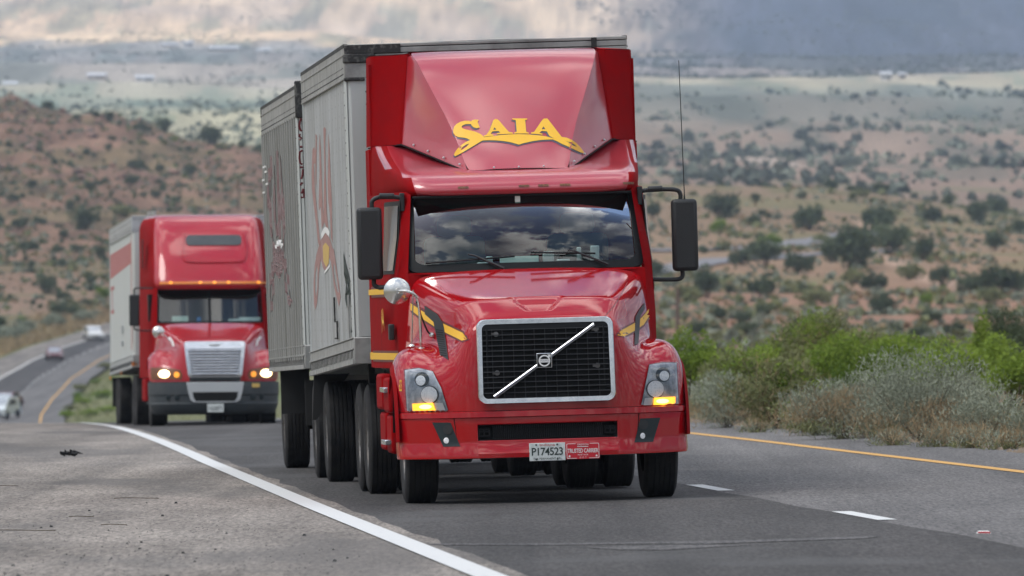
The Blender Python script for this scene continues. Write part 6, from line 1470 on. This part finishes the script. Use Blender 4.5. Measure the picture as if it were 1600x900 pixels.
# ------------------------------------------------------------------ cars on the far bend
def car(label, X, Y, yaw, body, van=False, hgt=1.45, wd=1.8, ln=4.6):
    z = max(tz(X, Y), 0) if False else tz(X, Y)
    t = thing('car' if not van else 'van', label, 'car' if not van else 'van', frame((X, Y, z+.02), yaw, 0, 2))
    b = hgt/1.45
    prof = [(0, .35), (.02, .62), (.15, .72), (1.15, .90), (1.25, .93), (2.0, 1.38), (2.5, 1.45), (3.4, 1.42), (4.1, 1.02), (4.55, .98), (4.6, .40)] if not van else [(0, .35), (.02, .70), (.2, .85), (.9, 1.02), (1.0, 1.06), (1.6, 1.48), (2.1, 1.55), (4.3, 1.52), (4.55, 1.1), (4.6, .4)]
    rows = []
    for u, k, sh in ((-1, .0, 0), (-.97, 1, 0), (-.6, 1.0, 1), (0, 1.01, 1), (.6, 1.0, 1), (.97, 1, 0), (1, .0, 0)):
        r_ = []
        for v, w in prof:
            top = w > .95; uu = u*wd/2*(.80 if top and abs(u) > .5 else 1); ww = w if k > 0 else .32
            if k == 0: ww = .32; 
            r_.append((uu, v*ln/4.6, (w*b if k > 0 else .3)))
        rows.append(r_)
    q = MB(); q.grid(rows); bo = obj('body', q, body, t, ang=40)
    lo, hi = (1.28, 1.98) if not van else (1.02, 1.58); lz, hz = (.95, 1.36) if not van else (1.08, 1.46)
    q = MB(); f = lambda v, w: (v*ln/4.6-.02, w*b+.01)
    a = f(lo, lz); c_ = f(hi, hz); q.add([(-wd*.36, a[0], a[1]), (wd*.36, a[0], a[1]), (wd*.33, c_[0], c_[1]), (-wd*.33, c_[0], c_[1])], [(0, 1, 2, 3)]); obj('windshield', q, M['lampgrey'], t)
    for s in (-1, 1):
        q = MB(); q.add([(s*wd*.405, y*ln/4.6, z_*b) for y, z_ in ((1.6, .99), (3.6, .99), (3.3, 1.32), (2.1, 1.34))], [(0, 1, 2, 3)]); obj('side_window', q, M['blackgloss'], t)
        q = MB(); q.box(min(s*.5, s*.78)*wd/1.8, max(s*.5, s*.78)*wd/1.8, -.01, .05, .58*b, .70*b); obj('headlight', q, M['silver'], t)
        for v in (.85, 3.7):
            q = MB(); q.lathe([(-.1, .001), (-.1, .31), (.1, .31), (.1, .001)], (s*(wd/2-.1), v*ln/4.6, .31), 'x', 18); obj('wheel', q, M['tyre'], t)
    q = MB(); q.box(-.45, .45, -.012, .02, .42*b, .55*b); q.box(-wd*.46, wd*.46, .02, .1, .2, .34); obj('grille', q, M['black'], t)
CW = mat('white car paint', (.70, .71, .70), .25, coat=.8); CR = mat('maroon car paint', (.10, .012, .022), .3, coat=.5); CS = mat('pale silver car paint', (.62, .68, .70), .25, .2, coat=.8)
car('white car nearest the hill on the far bend', -48.9, 989, 12, CW, True, 1.55, 1.9)
car('dark red sedan on the far bend behind the white car', -49.4, 910, 6, CR, False, 1.4, 1.8)
car('pale silver car cut by the left edge just beyond the crest', -41.7, 678, -14, CS, True, 1.6, 1.85)
car('dark red car hidden mostly by the silver one at the left edge', -43.7, 716, -14, CR, False, 1.4, 1.8)

# ------------------------------------------------------------------ houses, posts, poles
M['wallw'] = mat('white house wall', (.72, .72, .70), .8); M['roofw'] = mat('pale metal roof', (.74, .76, .78), .5); M['walltan'] = mat('tan house wall', (.45, .38, .30), .8); M['wood'] = mat('weathered wood', (.14, .10, .075), .9)
def house(label, X, Y, w, d, h, roof, wall, yaw=0):
    z = min(tz(X-w/2, Y), tz(X+w/2, Y), tz(X, Y+d), tz(X, Y)); t = thing('house', label, 'house', Matrix.Translation((X, Y, z-.3)) @ Matrix.Rotation(R(yaw), 4, 'Z'))
    q = MB(); q.box(-w/2, w/2, 0, d, 0, h); wl = obj('wall', q, M[wall], t)
    q = MB(); q.prism([(-w/2-.5, -.5, h), (-w/2-.5, d+.5, h), (-w/2-.5, d/2, h+d*.22)], (w+1, 0, 0)); obj('roof', q, M[roof], t)
    for k in (-.3, .05, .35):
        q = MB(); q.box(w*k-.7, w*k+.7, -.06, .0, h*.4, h*.75); obj('window', q, M['blackgloss'], wl)
    q = MB(); q.box(w*.18, w*.18+1, -.06, 0, 0, h*.7); obj('door', q, M['wood'], wl)
house('long white roofed building largest on the far left plain', -236, 6890, 24, 9, 3.5, 'roofw', 'walltan')
house('small white house left of the long white roofed building', -273, 7100, 8, 7, 4.5, 'roofw', 'wallw')
house('pale low house leftmost of the upper row on the far plain', -290, 7130, 14, 8, 2.5, 'roofw', 'walltan', 8)
house('small pale house right of the long white roofed building', -196, 6640, 10, 8, 2.8, 'roofw', 'wallw')
house('grey roofed house beside a dark tree on the far left plain', -258, 5220, 11, 8, 2.6, 'roofw', 'walltan', -6)
house('bright white house right of the grey roofed one on the far left plain', -228, 5220, 11, 7, 3.0, 'roofw', 'wallw')
house('white house at the left edge of the far plain', -294, 4930, 8, 7, 2.4, 'roofw', 'wallw')
house('pale wide house second from the left edge of the far plain', -280, 4895, 12, 7, 2.2, 'roofw', 'walltan')
house('white house on the bright band of the far right plain', 225, 5060, 6.5, 6, 4.4, 'roofw', 'wallw')
house('yellowish small house right of the white one on the right plain', 236, 5090, 3.5, 5, 3.2, 'roofw', 'walltan')
for (X, Y, h, lab) in ((14.0, 712, 4.2, 'weathered wooden post standing on the pink slope beside the front truck'), (-50.2, 1545, 5.0, 'thin wooden pole on the left hill above the second truck')):
    q = MB(); q.tube([(0, 0, 0), (0, 0, h*.6), (.03, 0, h)], [.20, .17, .15], 8); o = obj('post', q, M['wood']); o.location = (X, Y, tz(X, Y)-.1); tag(o, lab, 'post')

# ------------------------------------------------------------------ litter and marks on the pavement
def rz0(X, Y): return float(terrain(np.array([X]), np.array([Y]), False)[0])
q = MB(); g_ = random.Random(4)
for k in range(9):
    a = Vector((g_.uniform(-.13, .13), g_.uniform(-.15, .1), g_.uniform(0, .03))); q.tube([a, a+Vector((g_.uniform(-.1, .1), g_.uniform(-.1, .1), g_.uniform(.01, .07))), a+Vector((g_.uniform(-.15, .15), g_.uniform(-.1, .1), .01))], [.022, .03, .006], 5)
Y = 104.0; X = at(108, Y); o = obj('tyre_scrap', q, M['tyre']); o.scale = (.72, .72, .8); o.location = (X, Y, rz0(X, Y)+.012); tag(o, 'curled black scrap of tyre lying on the pale shoulder', 'debris')
for i, (x, Y, L_, lab) in enumerate(((28, 62.5, .28, 'dark thin twig on the shoulder at the left edge'), (213, 75.5, .20, 'thin pale brown twig on the middle of the shoulder'), (127, 67.5, .10, 'short twig on the shoulder above the left edge twig'), (12, 82, .10, 'tiny twig at the far left of the shoulder'), (178, 64.5, .10, 'bent short twig on the lower shoulder'))):
    X = at(x, Y); q = MB(); q.tube([(-L_, 0, .006), (-.3*L_, .03, .010), (.4*L_, -.02, .008), (L_, .01, .006)], .0035, 5); o = obj('twig', q, M['bark']); o.location = (X, Y, rz0(X, Y)+.006); tag(o, lab, 'twig')
q = MB()
for k in range(900):
    Y = 50+abs(g_.gauss(0, 1))*14; off = -.3-g_.random()**.7*3.6; f = float(fog(Y)); X = f+off; s = g_.uniform(.002, .0055)*(1+2*(g_.random() < .05))
    z = rz0(X, Y)+.004; q.hexa([(X-s, Y-s*2, z), (X+s, Y-s, z), (X+s, Y+s, z), (X-s, Y+s*2, z), (X-s*.5, Y-s, z+s), (X+s*.5, Y-s*.5, z+s*.8), (X+s*.5, Y+s*.5, z+s), (X-s*.5, Y+s, z+s*.9)])
tag(obj('gravel', q, M['tarred'], smooth=False), kind='stuff')
q = MB()
for k in range(700):
    Y = 84+g_.random()*60; off = 8.6+abs(g_.gauss(0, .7)); X = float(fog(Y))+off; s = g_.uniform(.01, .035); z = rz0(X, Y)+.004
    q.hexa([(X-s, Y-s*2, z), (X+s, Y-s, z), (X+s, Y+s, z), (X-s, Y+s*2, z), (X-s*.5, Y-s, z+s), (X+s*.5, Y-s*.5, z+s*.8), (X+s*.5, Y+s*.5, z+s), (X-s*.5, Y+s, z+s*.9)])
tag(obj('gravel', q, mat('tan gravel', (.28, .22, .16), .9)), kind='stuff')
Y = 57.9; X = at(1537, Y); q = MB(); q.hexa([(-.05, -.05, 0), (.05, -.05, 0), (.05, .05, 0), (-.05, .05, 0), (-.035, -.02, .018), (.035, -.02, .018), (.035, .02, .018), (-.035, .02, .018)])
mk = obj('road_marker', q, M['white'], bev=.003); mk.location = (X, Y, rz0(X, Y)+.006); tag(mk, 'small raised reflector with red face on the asphalt seam at the right', 'reflector')
q = MB(); q.box(-.042, .042, -.047, -.038, .003, .014); obj('red_face', q, M['platered'], mk)
q = MB(); q.tube([(.1, -.1, .001), (.5, -.3, .001)], .012, 4); 
wp_ = asphalt('worn lighter asphalt', (.092, .091, .094), (.11, .109, .11), 36)
for nm, P in (('worn_patch', [(-.6, 58.6), (.4, 58.0), (1.5, 57.6), (2.55, 57.9), (2.4, 57.3), (1.3, 56.9), (.9, 57.3), (.2, 57.6), (-.5, 58.3)]), ('worn_patch', [(.5, 56.6), (1.1, 56.9), (1.6, 56.3), (1.0, 55.6), (.7, 56.0)])):
    q = MB(); q.add([(x, y, rz0(x, y)+.0075) for x, y in P], [tuple(range(len(P)))]); tag(obj(nm, q, wp_, recalc=False, smooth=False), kind='structure')
# clouds are part of the sky; haze
def haze():
    q = MB(); q.box(-2600, 2600, -40, 15500, -60, 900)
    m = bpy.data.materials.new('air'); m.use_nodes = True; t = m.node_tree; t.nodes.clear()
    o = t.nodes.new('ShaderNodeOutputMaterial'); v = t.nodes.new('ShaderNodeVolumePrincipled'); v.inputs['Density'].default_value = 9e-5; v.inputs['Color'].default_value = (.66, .80, 1, 1); v.inputs['Anisotropy'].default_value = .1
    t.links.new(v.outputs[0], o.inputs['Volume'])
    ob = obj('haze', q, m, smooth=False); tag(ob, kind='stuff')
haze()
